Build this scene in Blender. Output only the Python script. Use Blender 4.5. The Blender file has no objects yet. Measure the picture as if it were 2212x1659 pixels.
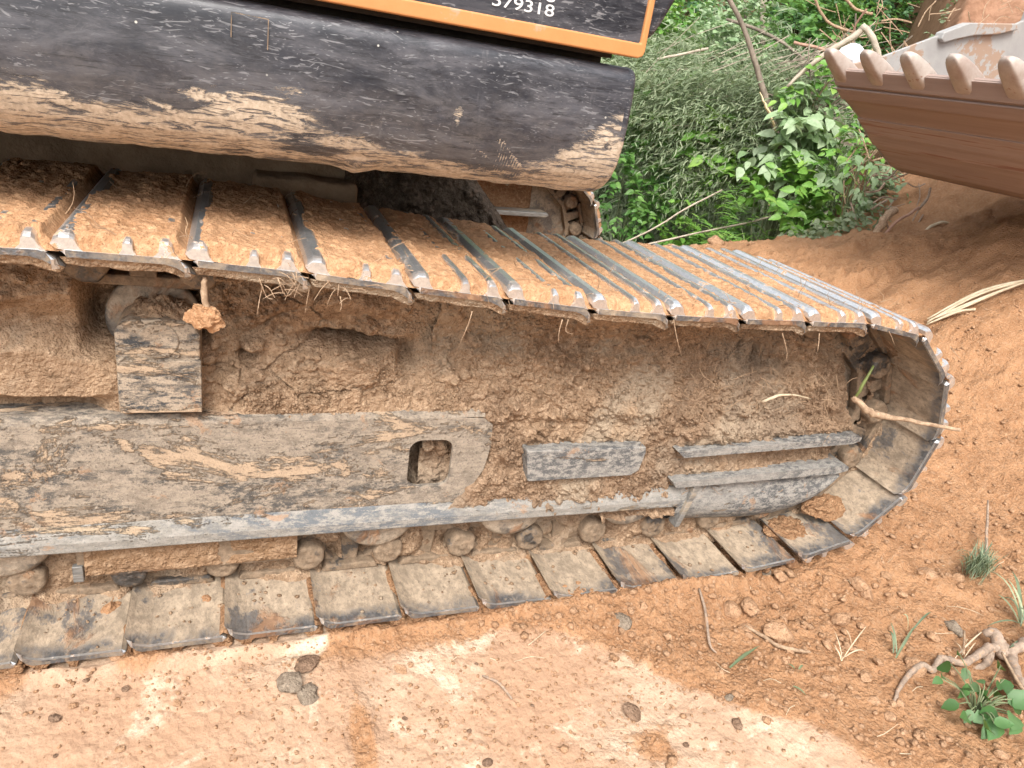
import bpy, bmesh, math, random
import numpy as np
from mathutils import Vector, Matrix, noise as mnoise
from mathutils.geometry import tessellate_polygon

S = bpy.context.scene
COL = S.collection

# ------------------------------------------------------------------ camera
CAM = np.array([0.1911, -1.2637, 1.2186]); YAW, PIT, ROL = 0.40226, -0.40899, 0.16337
FPX = 1557.6; CX, CY = 1106.0, 829.5            # focal length in units of a 2212 px wide picture
def basis(a, b, c):
    ca, sa, cb, sb, cc, sc = math.cos(a), math.sin(a), math.cos(b), math.sin(b), math.cos(c), math.sin(c)
    f = np.array([sa*cb, ca*cb, sb]); r = np.array([ca, -sa, 0.0]); u = np.cross(r, f)
    return np.array([cc*r + sc*u, -sc*r + cc*u, f])
MB = basis(YAW, PIT, ROL)
cam = bpy.data.objects.new('camera', bpy.data.cameras.new('camera'))
COL.objects.link(cam)
m = Matrix.Identity(4)
for i in range(3):
    m[i][0], m[i][1], m[i][2], m[i][3] = MB[0][i], MB[1][i], -MB[2][i], CAM[i]
cam.matrix_world = m
cam.data.sensor_width = 36.0; cam.data.lens = 36.0*FPX/2212.0
cam.data.clip_start = 0.02; cam.data.clip_end = 500
S.camera = cam
def up(u, v, ax, val):
    """the point of the plane (axis ax = val) that is seen at u, v of the 2212 x 1659 photograph"""
    d = np.array([(u-CX)/FPX, -(v-CY)/FPX, 1.0]) @ MB
    t = (val-CAM[ax])/d[ax]
    return CAM + t*d

# ------------------------------------------------------------------ world and sun
SUN_EL, SUN_AZ = math.radians(52), math.radians(208)      # azimuth from +Y (north) towards +X
W = bpy.data.worlds.new("World"); S.world = W; W.use_nodes = True
nt = W.node_tree; bg = nt.nodes['Background']
sky = nt.nodes.new('ShaderNodeTexSky'); sky.sky_type = 'NISHITA'; sky.sun_disc = False
sky.sun_elevation = SUN_EL; sky.sun_rotation = SUN_AZ; sky.dust_density = 4.0; sky.air_density = 1.0; sky.ozone_density = 1.0
hs = nt.nodes.new('ShaderNodeHueSaturation'); hs.inputs['Saturation'].default_value = 0.22   # a thin white overcast
nt.links.new(sky.outputs[0], hs.inputs['Color']); nt.links.new(hs.outputs[0], bg.inputs[0])
bg.inputs[1].default_value = 0.15
sl = bpy.data.lights.new('sun', 'SUN'); sl.energy = 1.15; sl.angle = math.radians(22); sl.color = (1.0, 0.95, 0.87)
so = bpy.data.objects.new('sun', sl); COL.objects.link(so)
sd = Vector((math.sin(SUN_AZ)*math.cos(SUN_EL), math.cos(SUN_AZ)*math.cos(SUN_EL), math.sin(SUN_EL)))
so.rotation_euler = sd.to_track_quat('Z', 'Y').to_euler(); so.location = (0, -3, 6)
S.view_settings.view_transform = 'Standard'; S.view_settings.look = 'None'
S.view_settings.gamma = 1.0; S.view_settings.use_curve_mapping = False
S.view_settings.exposure = 1.3
S.cycles.max_bounces = 6; S.cycles.diffuse_bounces = 4; S.cycles.transparent_max_bounces = 8
S.cycles.use_adaptive_sampling = True; S.cycles.adaptive_threshold = 0.02
S.cycles.use_denoising = True
S.render.use_persistent_data = False

# ------------------------------------------------------------------ numpy noise
def _h(ix, iy, seed):
    h = (ix.astype(np.int64)*374761393 + iy.astype(np.int64)*668265263 + seed*974634777) & 0xffffffff
    h = ((h ^ (h >> 13))*1274126177) & 0xffffffff
    h = (h ^ (h >> 16)) & 0xffffffff
    return h/4294967295.0
def vn(x, y, seed=0):
    x0 = np.floor(x); y0 = np.floor(y); fx = x-x0; fy = y-y0
    fx = fx*fx*fx*(fx*(fx*6-15)+10); fy = fy*fy*fy*(fy*(fy*6-15)+10)
    a = _h(x0, y0, seed); b = _h(x0+1, y0, seed); c = _h(x0, y0+1, seed); d = _h(x0+1, y0+1, seed)
    return (a+(b-a)*fx)*(1-fy) + (c+(d-c)*fx)*fy
def fbm(x, y, o=5, seed=0, g=0.5):
    s = 0; a = 1.0; t = 0
    for i in range(o):
        s = s + a*(vn(x*2**i+17.3*i, y*2**i-9.1*i, seed+i)-0.5)*2; t += a; a *= g
    return s/t
def domes(x, y, c, seed=0, dens=0.8):
    """crumbs: in some cells of a jittered grid stands half an ellipsoid; height in units of c"""
    gx = np.floor(x/c); gy = np.floor(y/c); out = np.zeros_like(x)
    for i in (-1, 0, 1):
        for j in (-1, 0, 1):
            cx, cy = gx+i, gy+j
            px = (cx+_h(cx, cy, seed))*c; py = (cy+_h(cx, cy, seed+1))*c
            r = c*(0.25+0.5*_h(cx, cy, seed+2)**2); on = _h(cx, cy, seed+3) < dens
            an = _h(cx, cy, seed+4)*6.28; ca, sa = np.cos(an), np.sin(an)
            dx, dy = x-px, y-py
            u = dx*ca+dy*sa; v = (-dx*sa+dy*ca)*1.45
            q = 1-(np.abs(u)**2.6+np.abs(v)**2.6)/(r**2.6)
            tilt = 1+0.35*u/r
            out = np.maximum(out, np.where(on & (q > 0), np.maximum(q, 0)**0.4*(r/c)*tilt, 0))
    return out
def worley(x, y, seed=0):
    gx = np.floor(x); gy = np.floor(y); f1 = np.full_like(x, 9.0); f2 = np.full_like(x, 9.0)
    for i in (-1, 0, 1):
        for j in (-1, 0, 1):
            cx, cy = gx+i, gy+j
            d = np.hypot(x-cx-_h(cx, cy, seed), y-cy-_h(cx, cy, seed+1))
            f2 = np.minimum(f2, np.maximum(f1, d)); f1 = np.minimum(f1, d)
    return f1, f2
def sst(x, a, b):
    t = np.clip((x-a)/(b-a), 0, 1); return t*t*(3-2*t)
def gau(x, y, cx, cy, sx, sy):
    return np.exp(-((x-cx)/sx)**2-((y-cy)/sy)**2)

# ------------------------------------------------------------------ objects
def mesh(name, V, F, mats=(), smooth=False, mi=None):
    me = bpy.data.meshes.new(name)
    V = np.asarray(V, dtype=np.float32); 
    if isinstance(F, np.ndarray):
        n, k = F.shape
        me.vertices.add(len(V)); me.vertices.foreach_set('co', V.ravel())
        me.loops.add(n*k); me.loops.foreach_set('vertex_index', F.astype(np.int32).ravel())
        me.polygons.add(n); me.polygons.foreach_set('loop_start', np.arange(0, n*k, k, dtype=np.int32))
        me.update(calc_edges=True)
    else:
        me.from_pydata([tuple(map(float, v)) for v in V], [], [tuple(f) for f in F]); me.update()
    for q in (mats if isinstance(mats, (list, tuple)) else [mats]):
        me.materials.append(q)
    if mi is not None: me.polygons.foreach_set('material_index', np.asarray(mi, dtype=np.int32))
    if smooth: me.polygons.foreach_set('use_smooth', np.ones(len(me.polygons), dtype=bool))
    return me
def attr(me, name, vals):
    a = me.attributes.new(name, 'FLOAT', 'POINT'); a.data.foreach_set('value', np.asarray(vals, dtype=np.float32).ravel())
def tag(o, label=None, cat=None, group=None, kind=None):
    if label: o['label'] = label
    if cat: o['category'] = cat
    if group: o['group'] = group
    if kind: o['kind'] = kind
    return o
def obj(name, me, parent=None, loc=None):
    o = bpy.data.objects.new(name, me); COL.objects.link(o)
    if loc is not None: o.location = loc
    if parent is not None:
        o.parent = parent
        if not parent.get('_local'): o.matrix_parent_inverse = Matrix.Translation(parent.location).inverted()
    return o
def empty(name, loc):
    o = bpy.data.objects.new(name, None); COL.objects.link(o); o.location = loc; o.empty_display_size = 0.1
    return o
def grid_faces(n, m):
    i = np.arange(n-1)[:, None]*m + np.arange(m-1)[None, :]
    return np.stack([i, i+1, i+m+1, i+m], -1).reshape(-1, 4)
def sheet(name, X, Y, Z, mat, flip=False, smooth=True, keep=None):
    n, m = X.shape
    F = grid_faces(n, m)
    if flip: F = F[:, ::-1]
    if keep is not None:
        k = keep.ravel(); F = F[k[F].all(1)]
    return mesh(name, np.stack([X, Y, Z], -1).reshape(-1, 3), F, mat, smooth)
def prism(poly, y0, y1, holes=(), bevel=0.0):
    """an (x, z) outline given depth along y"""
    loops = [list(poly)]+[list(h) for h in holes]
    tri = tessellate_polygon([[Vector((p[0], p[1], 0)) for p in l] for l in loops])
    pts = [p for l in loops for p in l]; n = len(pts)
    V = [(p[0], y0, p[1]) for p in pts]+[(p[0], y1, p[1]) for p in pts]
    F = [tuple(t) for t in tri]+[tuple(n+i for i in reversed(t)) for t in tri]
    k = 0
    for l in loops:
        for i in range(len(l)):
            a, b = k+i, k+(i+1) % len(l); F.append((a, b, b+n, a+n))
        k += len(l)
    return V, F
def from_bm(name, V, F, mats, bevel=0.0, seg=2, smooth=False):
    bm = bmesh.new(); vs = [bm.verts.new(v) for v in V]
    for f in F:
        try: bm.faces.new([vs[i] for i in f])
        except ValueError: pass
    bmesh.ops.recalc_face_normals(bm, faces=bm.faces)
    if bevel:
        ed = [e for e in bm.edges if len(e.link_faces) == 2 and e.calc_face_angle(0) > 0.5]
        bmesh.ops.bevel(bm, geom=ed, offset=bevel, segments=seg, affect='EDGES', profile=0.5, clamp_overlap=True)
    me = bpy.data.meshes.new(name); bm.to_mesh(me); bm.free()
    for q in (mats if isinstance(mats, (list, tuple)) else [mats]): me.materials.append(q)
    if smooth: me.polygons.foreach_set('use_smooth', np.ones(len(me.polygons), dtype=bool))
    return me
def box(x0, x1, y0, y1, z0, z1):
    V = [(x, y, z) for x in (x0, x1) for y in (y0, y1) for z in (z0, z1)]
    F = [(0, 1, 3, 2), (4, 6, 7, 5), (0, 4, 5, 1), (2, 3, 7, 6), (0, 2, 6, 4), (1, 5, 7, 3)]
    return V, F
def tube(pts, rad, n=7, wob=0.0, seed=0, sub=4, flat=1.0):
    """a smooth tapering tube through points"""
    rnd = random.Random(seed)
    P = [Vector(p) for p in pts]; R = list(rad) if hasattr(rad, '__len__') else [rad]*len(P)
    Q, RR = [], []
    for i in range(len(P)-1):
        p0, p1, p2, p3 = P[max(i-1, 0)], P[i], P[i+1], P[min(i+2, len(P)-1)]
        for k in range(sub):
            t = k/sub
            q = 0.5*((2*p1)+(p2-p0)*t+(2*p0-5*p1+4*p2-p3)*t*t+(3*p1-p0-3*p2+p3)*t**3)
            r = R[i]+(R[i+1]-R[i])*t
            if wob: q = q+Vector((rnd.uniform(-1, 1), rnd.uniform(-1, 1), rnd.uniform(-1, 1)))*wob*r; r *= 1+rnd.uniform(-.3, .3)*min(wob, 1)
            Q.append(q); RR.append(r)
    Q.append(P[-1]); RR.append(R[-1])
    V, F = [], []
    nrm = None
    for i, q in enumerate(Q):
        t = (Q[min(i+1, len(Q)-1)]-Q[max(i-1, 0)]).normalized()
        if nrm is None: nrm = t.orthogonal().normalized()
        nrm = (nrm-t*nrm.dot(t)); nrm = nrm.normalized() if nrm.length > 1e-6 else t.orthogonal().normalized()
        b = t.cross(nrm)
        for k in range(n):
            a = 2*math.pi*k/n
            V.append(q+(nrm*math.cos(a)+b*math.sin(a)*flat)*RR[i])
    for i in range(len(Q)-1):
        for k in range(n):
            F.append((i*n+k, i*n+(k+1) % n, (i+1)*n+(k+1) % n, (i+1)*n+k))
    F.append(tuple(range(n))[::-1]); F.append(tuple((len(Q)-1)*n+k for k in range(n)))
    return [tuple(v) for v in V], F
def merge(parts):
    V, F = [], []
    for v, f in parts:
        k = len(V); V += list(v); F += [tuple(i+k for i in q) for q in f]
    return V, F
def cyl(c, r, y0, y1, n=32, r1=None):
    V, F = [], []
    r1 = r if r1 is None else r1
    for (y, rr) in ((y0, r), (y1, r1)):
        for k in range(n):
            a = 2*math.pi*k/n; V.append((c[0]+rr*math.cos(a), y, c[1]+rr*math.sin(a)))
    for k in range(n): F.append((k, (k+1) % n, n+(k+1) % n, n+k))
    F.append(tuple(range(n))); F.append(tuple(range(2*n-1, n-1, -1)))
    return V, F
def lathe_y(c, prof, n=48):
    """profile of (radius, y) turned round an axis along y through c = (x, z)"""
    V, F = [], []
    for (r, y) in prof:
        for k in range(n):
            a = 2*math.pi*k/n; V.append((c[0]+r*math.cos(a), y, c[1]+r*math.sin(a)))
    for i in range(len(prof)-1):
        for k in range(n): F.append((i*n+k, i*n+(k+1) % n, (i+1)*n+(k+1) % n, (i+1)*n+k))
    return V, F

# ------------------------------------------------------------------ materials
class NB:
    def __init__(s, name):
        s.m = bpy.data.materials.new(name); s.m.use_nodes = True; s.t = s.m.node_tree
        s.b = s.t.nodes['Principled BSDF']; s.out = s.t.nodes['Material Output']
    def n(s, typ, **kw):
        x = s.t.nodes.new(typ)
        for k, v in kw.items(): setattr(x, k, v)
        return x
    def put(s, sock, v):
        if isinstance(v, bpy.types.NodeSocket): s.t.links.new(v, sock)
        elif isinstance(v, (tuple, list)) and len(v) == 3 and sock.type == 'RGBA': sock.default_value = (*v, 1)
        else: sock.default_value = v
    def co(s, kind='Object'): return s.n('ShaderNodeTexCoord').outputs[kind]
    def geo(s): return s.n('ShaderNodeNewGeometry').outputs['Position']
    def mapp(s, v, scale=(1, 1, 1), rot=(0, 0, 0), loc=(0, 0, 0)):
        x = s.n('ShaderNodeMapping'); s.put(x.inputs['Vector'], v)
        x.inputs['Scale'].default_value = scale; x.inputs['Rotation'].default_value = rot; x.inputs['Location'].default_value = loc
        return x.outputs[0]
    def noise(s, v, sc, det=6, rough=0.6, dist=0.0):
        x = s.n('ShaderNodeTexNoise'); s.put(x.inputs['Vector'], v); x.inputs['Scale'].default_value = sc
        x.inputs['Detail'].default_value = det; x.inputs['Roughness'].default_value = rough; x.inputs['Distortion'].default_value = dist
        return x.outputs['Fac']
    def vor(s, v, sc, feat='F1', out='Distance', rnd=1.0):
        x = s.n('ShaderNodeTexVoronoi', feature=feat); s.put(x.inputs['Vector'], v); x.inputs['Scale'].default_value = sc
        if 'Randomness' in x.inputs: x.inputs['Randomness'].default_value = rnd
        return x.outputs[out]
    def ramp(s, f, a, b, lo=0.0, hi=1.0):
        x = s.n('ShaderNodeMapRange', interpolation_type='SMOOTHSTEP'); s.put(x.inputs[0], f)
        x.inputs[1].default_value = a; x.inputs[2].default_value = b; x.inputs[3].default_value = lo; x.inputs[4].default_value = hi
        return x.outputs[0]
    def math(s, op, a, b=0.0, c=None):
        x = s.n('ShaderNodeMath', operation=op); s.put(x.inputs[0], a); s.put(x.inputs[1], b)
        if c is not None: s.put(x.inputs[2], c)
        return x.outputs[0]
    def mix(s, f, a, b, mode='MIX'):
        x = s.n('ShaderNodeMix', data_type='RGBA', blend_type=mode); s.put(x.inputs[0], f); s.put(x.inputs[6], a); s.put(x.inputs[7], b)
        return x.outputs[2]
    def attr(s, name): return s.n('ShaderNodeAttribute', attribute_name=name).outputs['Fac']
    def sep(s, v):
        x = s.n('ShaderNodeSeparateXYZ'); s.put(x.inputs[0], v); return x.outputs
    def bump(s, h, dist=0.01, st=1.0, nrm=None):
        x = s.n('ShaderNodeBump'); x.inputs['Distance'].default_value = dist; x.inputs['Strength'].default_value = st
        s.put(x.inputs['Height'], h)
        if nrm is not None: s.put(x.inputs['Normal'], nrm)
        return x.outputs[0]
    def fin(s, col, rough=0.9, bump=None, metal=0.0, spec=0.3):
        s.put(s.b.inputs['Base Color'], col); s.put(s.b.inputs['Roughness'], rough); s.put(s.b.inputs['Metallic'], metal)
        s.put(s.b.inputs['Specular IOR Level'], spec)
        if bump is not None: s.put(s.b.inputs['Normal'], bump)
        return s.m

def soil_mat(name, dark, mid, light, grain=1.0, bumpd=0.006, patch=None, wet=None):
    k = NB(name); g = k.geo()
    n1 = k.noise(g, 6, 8, 0.65); n2 = k.noise(g, 60*grain, 6, 0.7); n3 = k.noise(g, 260*grain, 3, 0.6)
    v1 = k.vor(g, 95*grain); v2 = k.vor(g, 230*grain)
    c = k.mix(k.ramp(n1, 0.32, 0.68), dark, mid)
    c = k.mix(k.ramp(n2, 0.42, 0.72), c, light)
    c = k.mix(k.ramp(n3, 0.54, 0.72, 0, 0.7), c, tuple(q*0.40 for q in dark))
    c = k.mix(k.ramp(k.noise(g, 22, 7, 0.7, 0.6), 0.54, 0.68, 0, 0.6), c, tuple(q*0.6 for q in dark))
    c = k.mix(k.ramp(v2, 0.0, 0.25, 0.35, 0), c, tuple(min(1, q*1.25) for q in light))
    if patch: c = k.mix(k.ramp(k.noise(g, 3.3, 5, 0.6, 0.8), 0.5, 0.64), c, patch)
    if wet: c = k.mix(k.ramp(k.noise(g, 2.6, 7, 0.62, 0.8), 0.50, 0.60, 0, 0.38), c, wet)
    h = k.math('ADD', k.math('MULTIPLY', n2, 0.9), k.math('MULTIPLY', n3, 0.25))
    h = k.math('SUBTRACT', h, k.math('MULTIPLY', v1, 0.5)); h = k.math('SUBTRACT', h, k.math('MULTIPLY', v2, 0.28))
    return k.fin(c, 0.95, k.bump(h, bumpd*1.8, 1.0), 0, 0.15)
M_mud = soil_mat('packed_mud', (.25, .16, .098), (.40, .27, .17), (.53, .375, .25), 1.0, 0.006, (.38, .29, .205), (.16, .10, .065))
M_mud_red = soil_mat('red_mud', (.24, .125, .065), (.36, .20, .105), (.45, .28, .16), 1.1, 0.007)
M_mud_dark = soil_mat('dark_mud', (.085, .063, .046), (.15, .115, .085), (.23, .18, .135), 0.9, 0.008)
M_crust = soil_mat('orange_soil', (.34, .18, .09), (.44, .25, .135), (.55, .345, .20), 1.2, 0.0022)
M_clod = soil_mat('clod_soil', (.33, .19, .105), (.42, .25, .145), (.50, .32, .20), 1.2, 0.004)
M_clod_grey = soil_mat('grey_clod', (.17, .13, .095), (.27, .215, .16), (.36, .29, .22), 1.4, 0.004)
M_clod_dark = soil_mat('dark_clod', (.16, .10, .066), (.25, .16, .105), (.33, .22, .15), 1.4, 0.004)

def ground_mat():
    k = NB('ground_soil'); g = k.geo()
    L = k.attr('loose')
    n0 = k.noise(g, 1.7, 5, 0.6); n1 = k.noise(g, 9, 8, 0.65, 0.3); n2 = k.noise(g, 70, 6, 0.7); n3 = k.noise(g, 300, 3, 0.6)
    v1 = k.vor(g, 110); v2 = k.vor(g, 45)
    # hard, pale pink trodden clay
    hp = k.mix(k.ramp(n1, 0.35, 0.65), (.40, .268, .180), (.50, .365, .258))
    hp = k.mix(k.ramp(n0, 0.45, 0.62), hp, (.41, .258, .165))
    wp = k.ramp(k.noise(g, 4.5, 10, 0.74, 0.4), 0.54, 0.64)
    hp = k.mix(k.math('MULTIPLY', wp, 0.62), hp, (.66, .54, .41))
    hp = k.mix(k.ramp(n2, 0.50, 0.70, 0, 0.7), hp, (.38, .235, .155))
    hp = k.mix(k.ramp(n3, 0.52, 0.70, 0, 0.45), hp, (.26, .15, .09))
    hp = k.mix(k.ramp(v1, 0.0, 0.16, 0.5, 0), hp, (.40, .22, .13))
    # loose orange earth
    lo = k.mix(k.ramp(n1, 0.33, 0.66), (.335, .175, .088), (.42, .232, .122))
    lo = k.mix(k.ramp(n2, 0.45, 0.75), lo, (.45, .28, .168))
    lo = k.mix(k.ramp(n3, 0.58, 0.78, 0, 0.5), lo, (.22, .10, .045))
    c = k.mix(k.ramp(k.math('ADD', L, k.math('MULTIPLY', k.math('SUBTRACT', n2, 0.5), 0.7)), 0.35, 0.65), hp, lo)
    # red bank soil further off
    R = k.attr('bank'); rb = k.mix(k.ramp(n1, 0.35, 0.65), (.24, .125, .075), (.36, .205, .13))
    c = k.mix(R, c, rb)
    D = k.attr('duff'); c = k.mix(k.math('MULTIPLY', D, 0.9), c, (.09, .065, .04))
    h = k.math('ADD', k.math('MULTIPLY', n2, 1.0), k.math('MULTIPLY', n3, 0.3))
    h = k.math('SUBTRACT', h, k.math('MULTIPLY', v1, 0.55))
    h = k.math('MULTIPLY', h, k.math('ADD', k.math('MULTIPLY', L, 0.75), 0.25))
    return k.fin(c, 0.95, k.bump(h, 0.010, 1.0), 0, 0.12)
M_ground = ground_mat()

def steel_mat(name, dust=(.36, .27, .19), steel=(.05, .058, .066), th=0.80, edge=None, sx=(1, 1, 1), soil=(.33, .18, .095), gl=0.42):
    """worn dark steel under dust: sx stretches the streaks"""
    k = NB(name); o = k.co('Object') if edge else k.geo()
    m1 = k.mapp(o, sx)
    gg = k.mapp(k.geo(), sx) if edge else m1
    n1 = k.noise(gg, 9, 9, 0.72, 0.2); n2 = k.noise(gg, 55, 6, 0.75); n3 = k.noise(gg, 7, 7, 0.65, 0.6); n4 = k.noise(gg, 160, 3, 0.6)
    c = k.mix(k.ramp(n2, 0.32, 0.68), tuple(q*0.62 for q in dust), tuple(min(1, q*1.22) for q in dust))
    c = k.mix(k.ramp(k.noise(gg, 17, 7, 0.7, 0.5), 0.48, 0.66, 0, 0.6), c, tuple(q*0.55 for q in dust))
    c = k.mix(k.ramp(n4, 0.56, 0.72, 0, 0.5), c, tuple(q*0.3 for q in dust))
    nL = k.noise(k.mapp(k.geo(), (sx[0]*1.6, sx[1], sx[2]*1.2)), 4.5, 3, 0.5, 0.3)
    w = k.math('ADD', k.math('ADD', n1, k.math('MULTIPLY', n2, 0.55)), k.math('MULTIPLY', k.math('SUBTRACT', nL, 0.5), 0.8))
    wear = k.ramp(w, th-0.045, th+0.045)
    if edge:
        s = k.sep(o)
        near = k.ramp(k.math('ADD', s[1], k.math('MULTIPLY', k.math('SUBTRACT', n1, 0.5), 0.11)), 0.012, edge, 1, 0)
        near = k.math('MULTIPLY', near, k.ramp(n2, 0.36, 0.52))
        near = k.math('MULTIPLY', near, k.ramp(n3, 0.36, 0.54))
        wear = k.math('MAXIMUM', k.math('MULTIPLY', wear, 0.8), near)
    c = k.mix(k.math('MULTIPLY', wear, 0.88), c, k.mix(k.ramp(n4, 0.35, 0.65), steel, tuple(q*1.7 for q in steel)))
    sp = k.ramp(n3, 0.57, 0.66); c = k.mix(k.math('MULTIPLY', sp, 0.75), c, soil)
    h = k.math('ADD', k.math('MULTIPLY', n2, 0.5), k.math('MULTIPLY', n4, 0.3)); h = k.math('ADD', h, k.math('MULTIPLY', sp, 0.6))
    r = k.mix(wear, (.9,)*3, (gl,)*3)
    x = k.n('ShaderNodeRGBToBW'); k.put(x.inputs[0], r)
    return k.fin(c, x.outputs[0], k.bump(h, 0.004, 1.0), k.math('MULTIPLY', wear, 0.45), 0.4)
M_shoe = steel_mat('dusty_shoe_steel', (.36, .28, .20), (.07, .078, .088), 0.90, edge=0.05, sx=(1, 0.6, 1))
M_link = steel_mat('dusty_link_steel', (.25, .18, .12), (.05, .05, .05), 0.88)
def frame_mat(name, dark=(.085, .080, .074), mid=(.20, .165, .13), lite=(.33, .275, .215), tan=(.47, .345, .235), tt=.525, st=.34):
    """scraped grey paint under dried mud: patches, scratches, grit"""
    k = NB(name); g = k.geo()
    gr = k.noise(g, 240, 3, 0.7); fi = k.noise(k.mapp(g, (st*1.6, 1, 1)), 75, 7, 0.78); nl = k.noise(k.mapp(g, (st, 1, 1)), 6, 9, 0.74, 0.5)
    pa = k.noise(k.mapp(g, (st, 1, 1), (0, 0.03, 0), (3, 1, 2)), 10, 10, 0.76, 0.4); blot = k.noise(g, 13, 8, 0.72, 0.6)
    c = k.mix(k.ramp(fi, 0.36, 0.62), mid, lite)
    c = k.mix(k.math('MULTIPLY', k.ramp(nl, 0.46, 0.56), k.ramp(fi, 0.56, 0.44)), c, dark)
    dk = k.ramp(k.noise(k.mapp(g, (0.12, 1, 1), (0, 0.02, 0)), 170, 4, 0.7, 0.5), 0.58, 0.66, 0, 0.5); c = k.mix(dk, c, dark)
    m = k.ramp(k.math('ADD', pa, k.math('MULTIPLY', k.math('SUBTRACT', gr, 0.5), 0.12)), tt, tt+0.035); c = k.mix(k.math('MULTIPLY', m, 0.9), c, k.mix(k.ramp(fi, 0.3, 0.7), tuple(q*.8 for q in tan), tan))
    c = k.mix(k.ramp(blot, 0.60, 0.65, 0, 0.75), c, (.33, .21, .13))
    c = k.mix(k.ramp(gr, 0.54, 0.68, 0, 0.6), c, tuple(q*0.7 for q in dark))
    c = k.mix(k.ramp(gr, 0.40, 0.30, 0, 0.35), c, (.52, .46, .39))
    h = k.math('ADD', k.math('MULTIPLY', m, 1.0), k.math('ADD', k.math('MULTIPLY', fi, 0.4), k.math('MULTIPLY', gr, 0.35)))
    return k.fin(c, 0.85, k.bump(h, 0.004, 1.0), 0, 0.25)
M_frame = frame_mat('scraped_frame_paint')
M_box = frame_mat('scraped_guard_paint', (.10, .10, .10), (.20, .19, .175), (.31, .29, .26), tt=.60, st=.35)
M_flange = frame_mat('scraped_flange_paint', (.13, .14, .15), (.21, .195, .17), (.30, .28, .25), (.40, .30, .20), tt=.53, st=.22)
M_brk = frame_mat('muddy_bracket_paint', (.055, .058, .062), (.27, .215, .16), (.38, .31, .235), tt=.47, st=.26)
M_guard = steel_mat('worn_guard_steel', (.36, .30, .23), (.15, .15, .145), 0.765, sx=(0.18, 1, 1), soil=(.36, .22, .12), gl=0.55)
M_rubber = steel_mat('dusty_roller', (.38, .31, .235), (.12, .11, .10), 0.86)
M_guardmud = soil_mat('guard_mud', (.24, .145, .08), (.34, .215, .13), (.40, .27, .17), 0.8, 0.006)

def polished():
    k = NB('polished_steel'); o = k.geo()
    n1 = k.noise(o, 25, 7, 0.7, 0.3); n2 = k.noise(o, 160, 4, 0.6)
    d = k.ramp(k.math('ADD', n1, k.math('MULTIPLY', n2, 0.35)), 0.74, 0.84)
    c = k.mix(k.ramp(n2, 0.3, 0.7), (.66, .68, .69), (.84, .85, .85)); c = k.mix(d, c, (.42, .25, .13))
    x = k.n('ShaderNodeRGBToBW'); k.put(x.inputs[0], k.mix(d, (.28,)*3, (.9,)*3))
    return k.fin(c, x.outputs[0], k.bump(n2, 0.001, 0.5), k.math('MULTIPLY', k.math('SUBTRACT', 1.0, d), 0.85), 0.5)
M_pol = polished()

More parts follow.
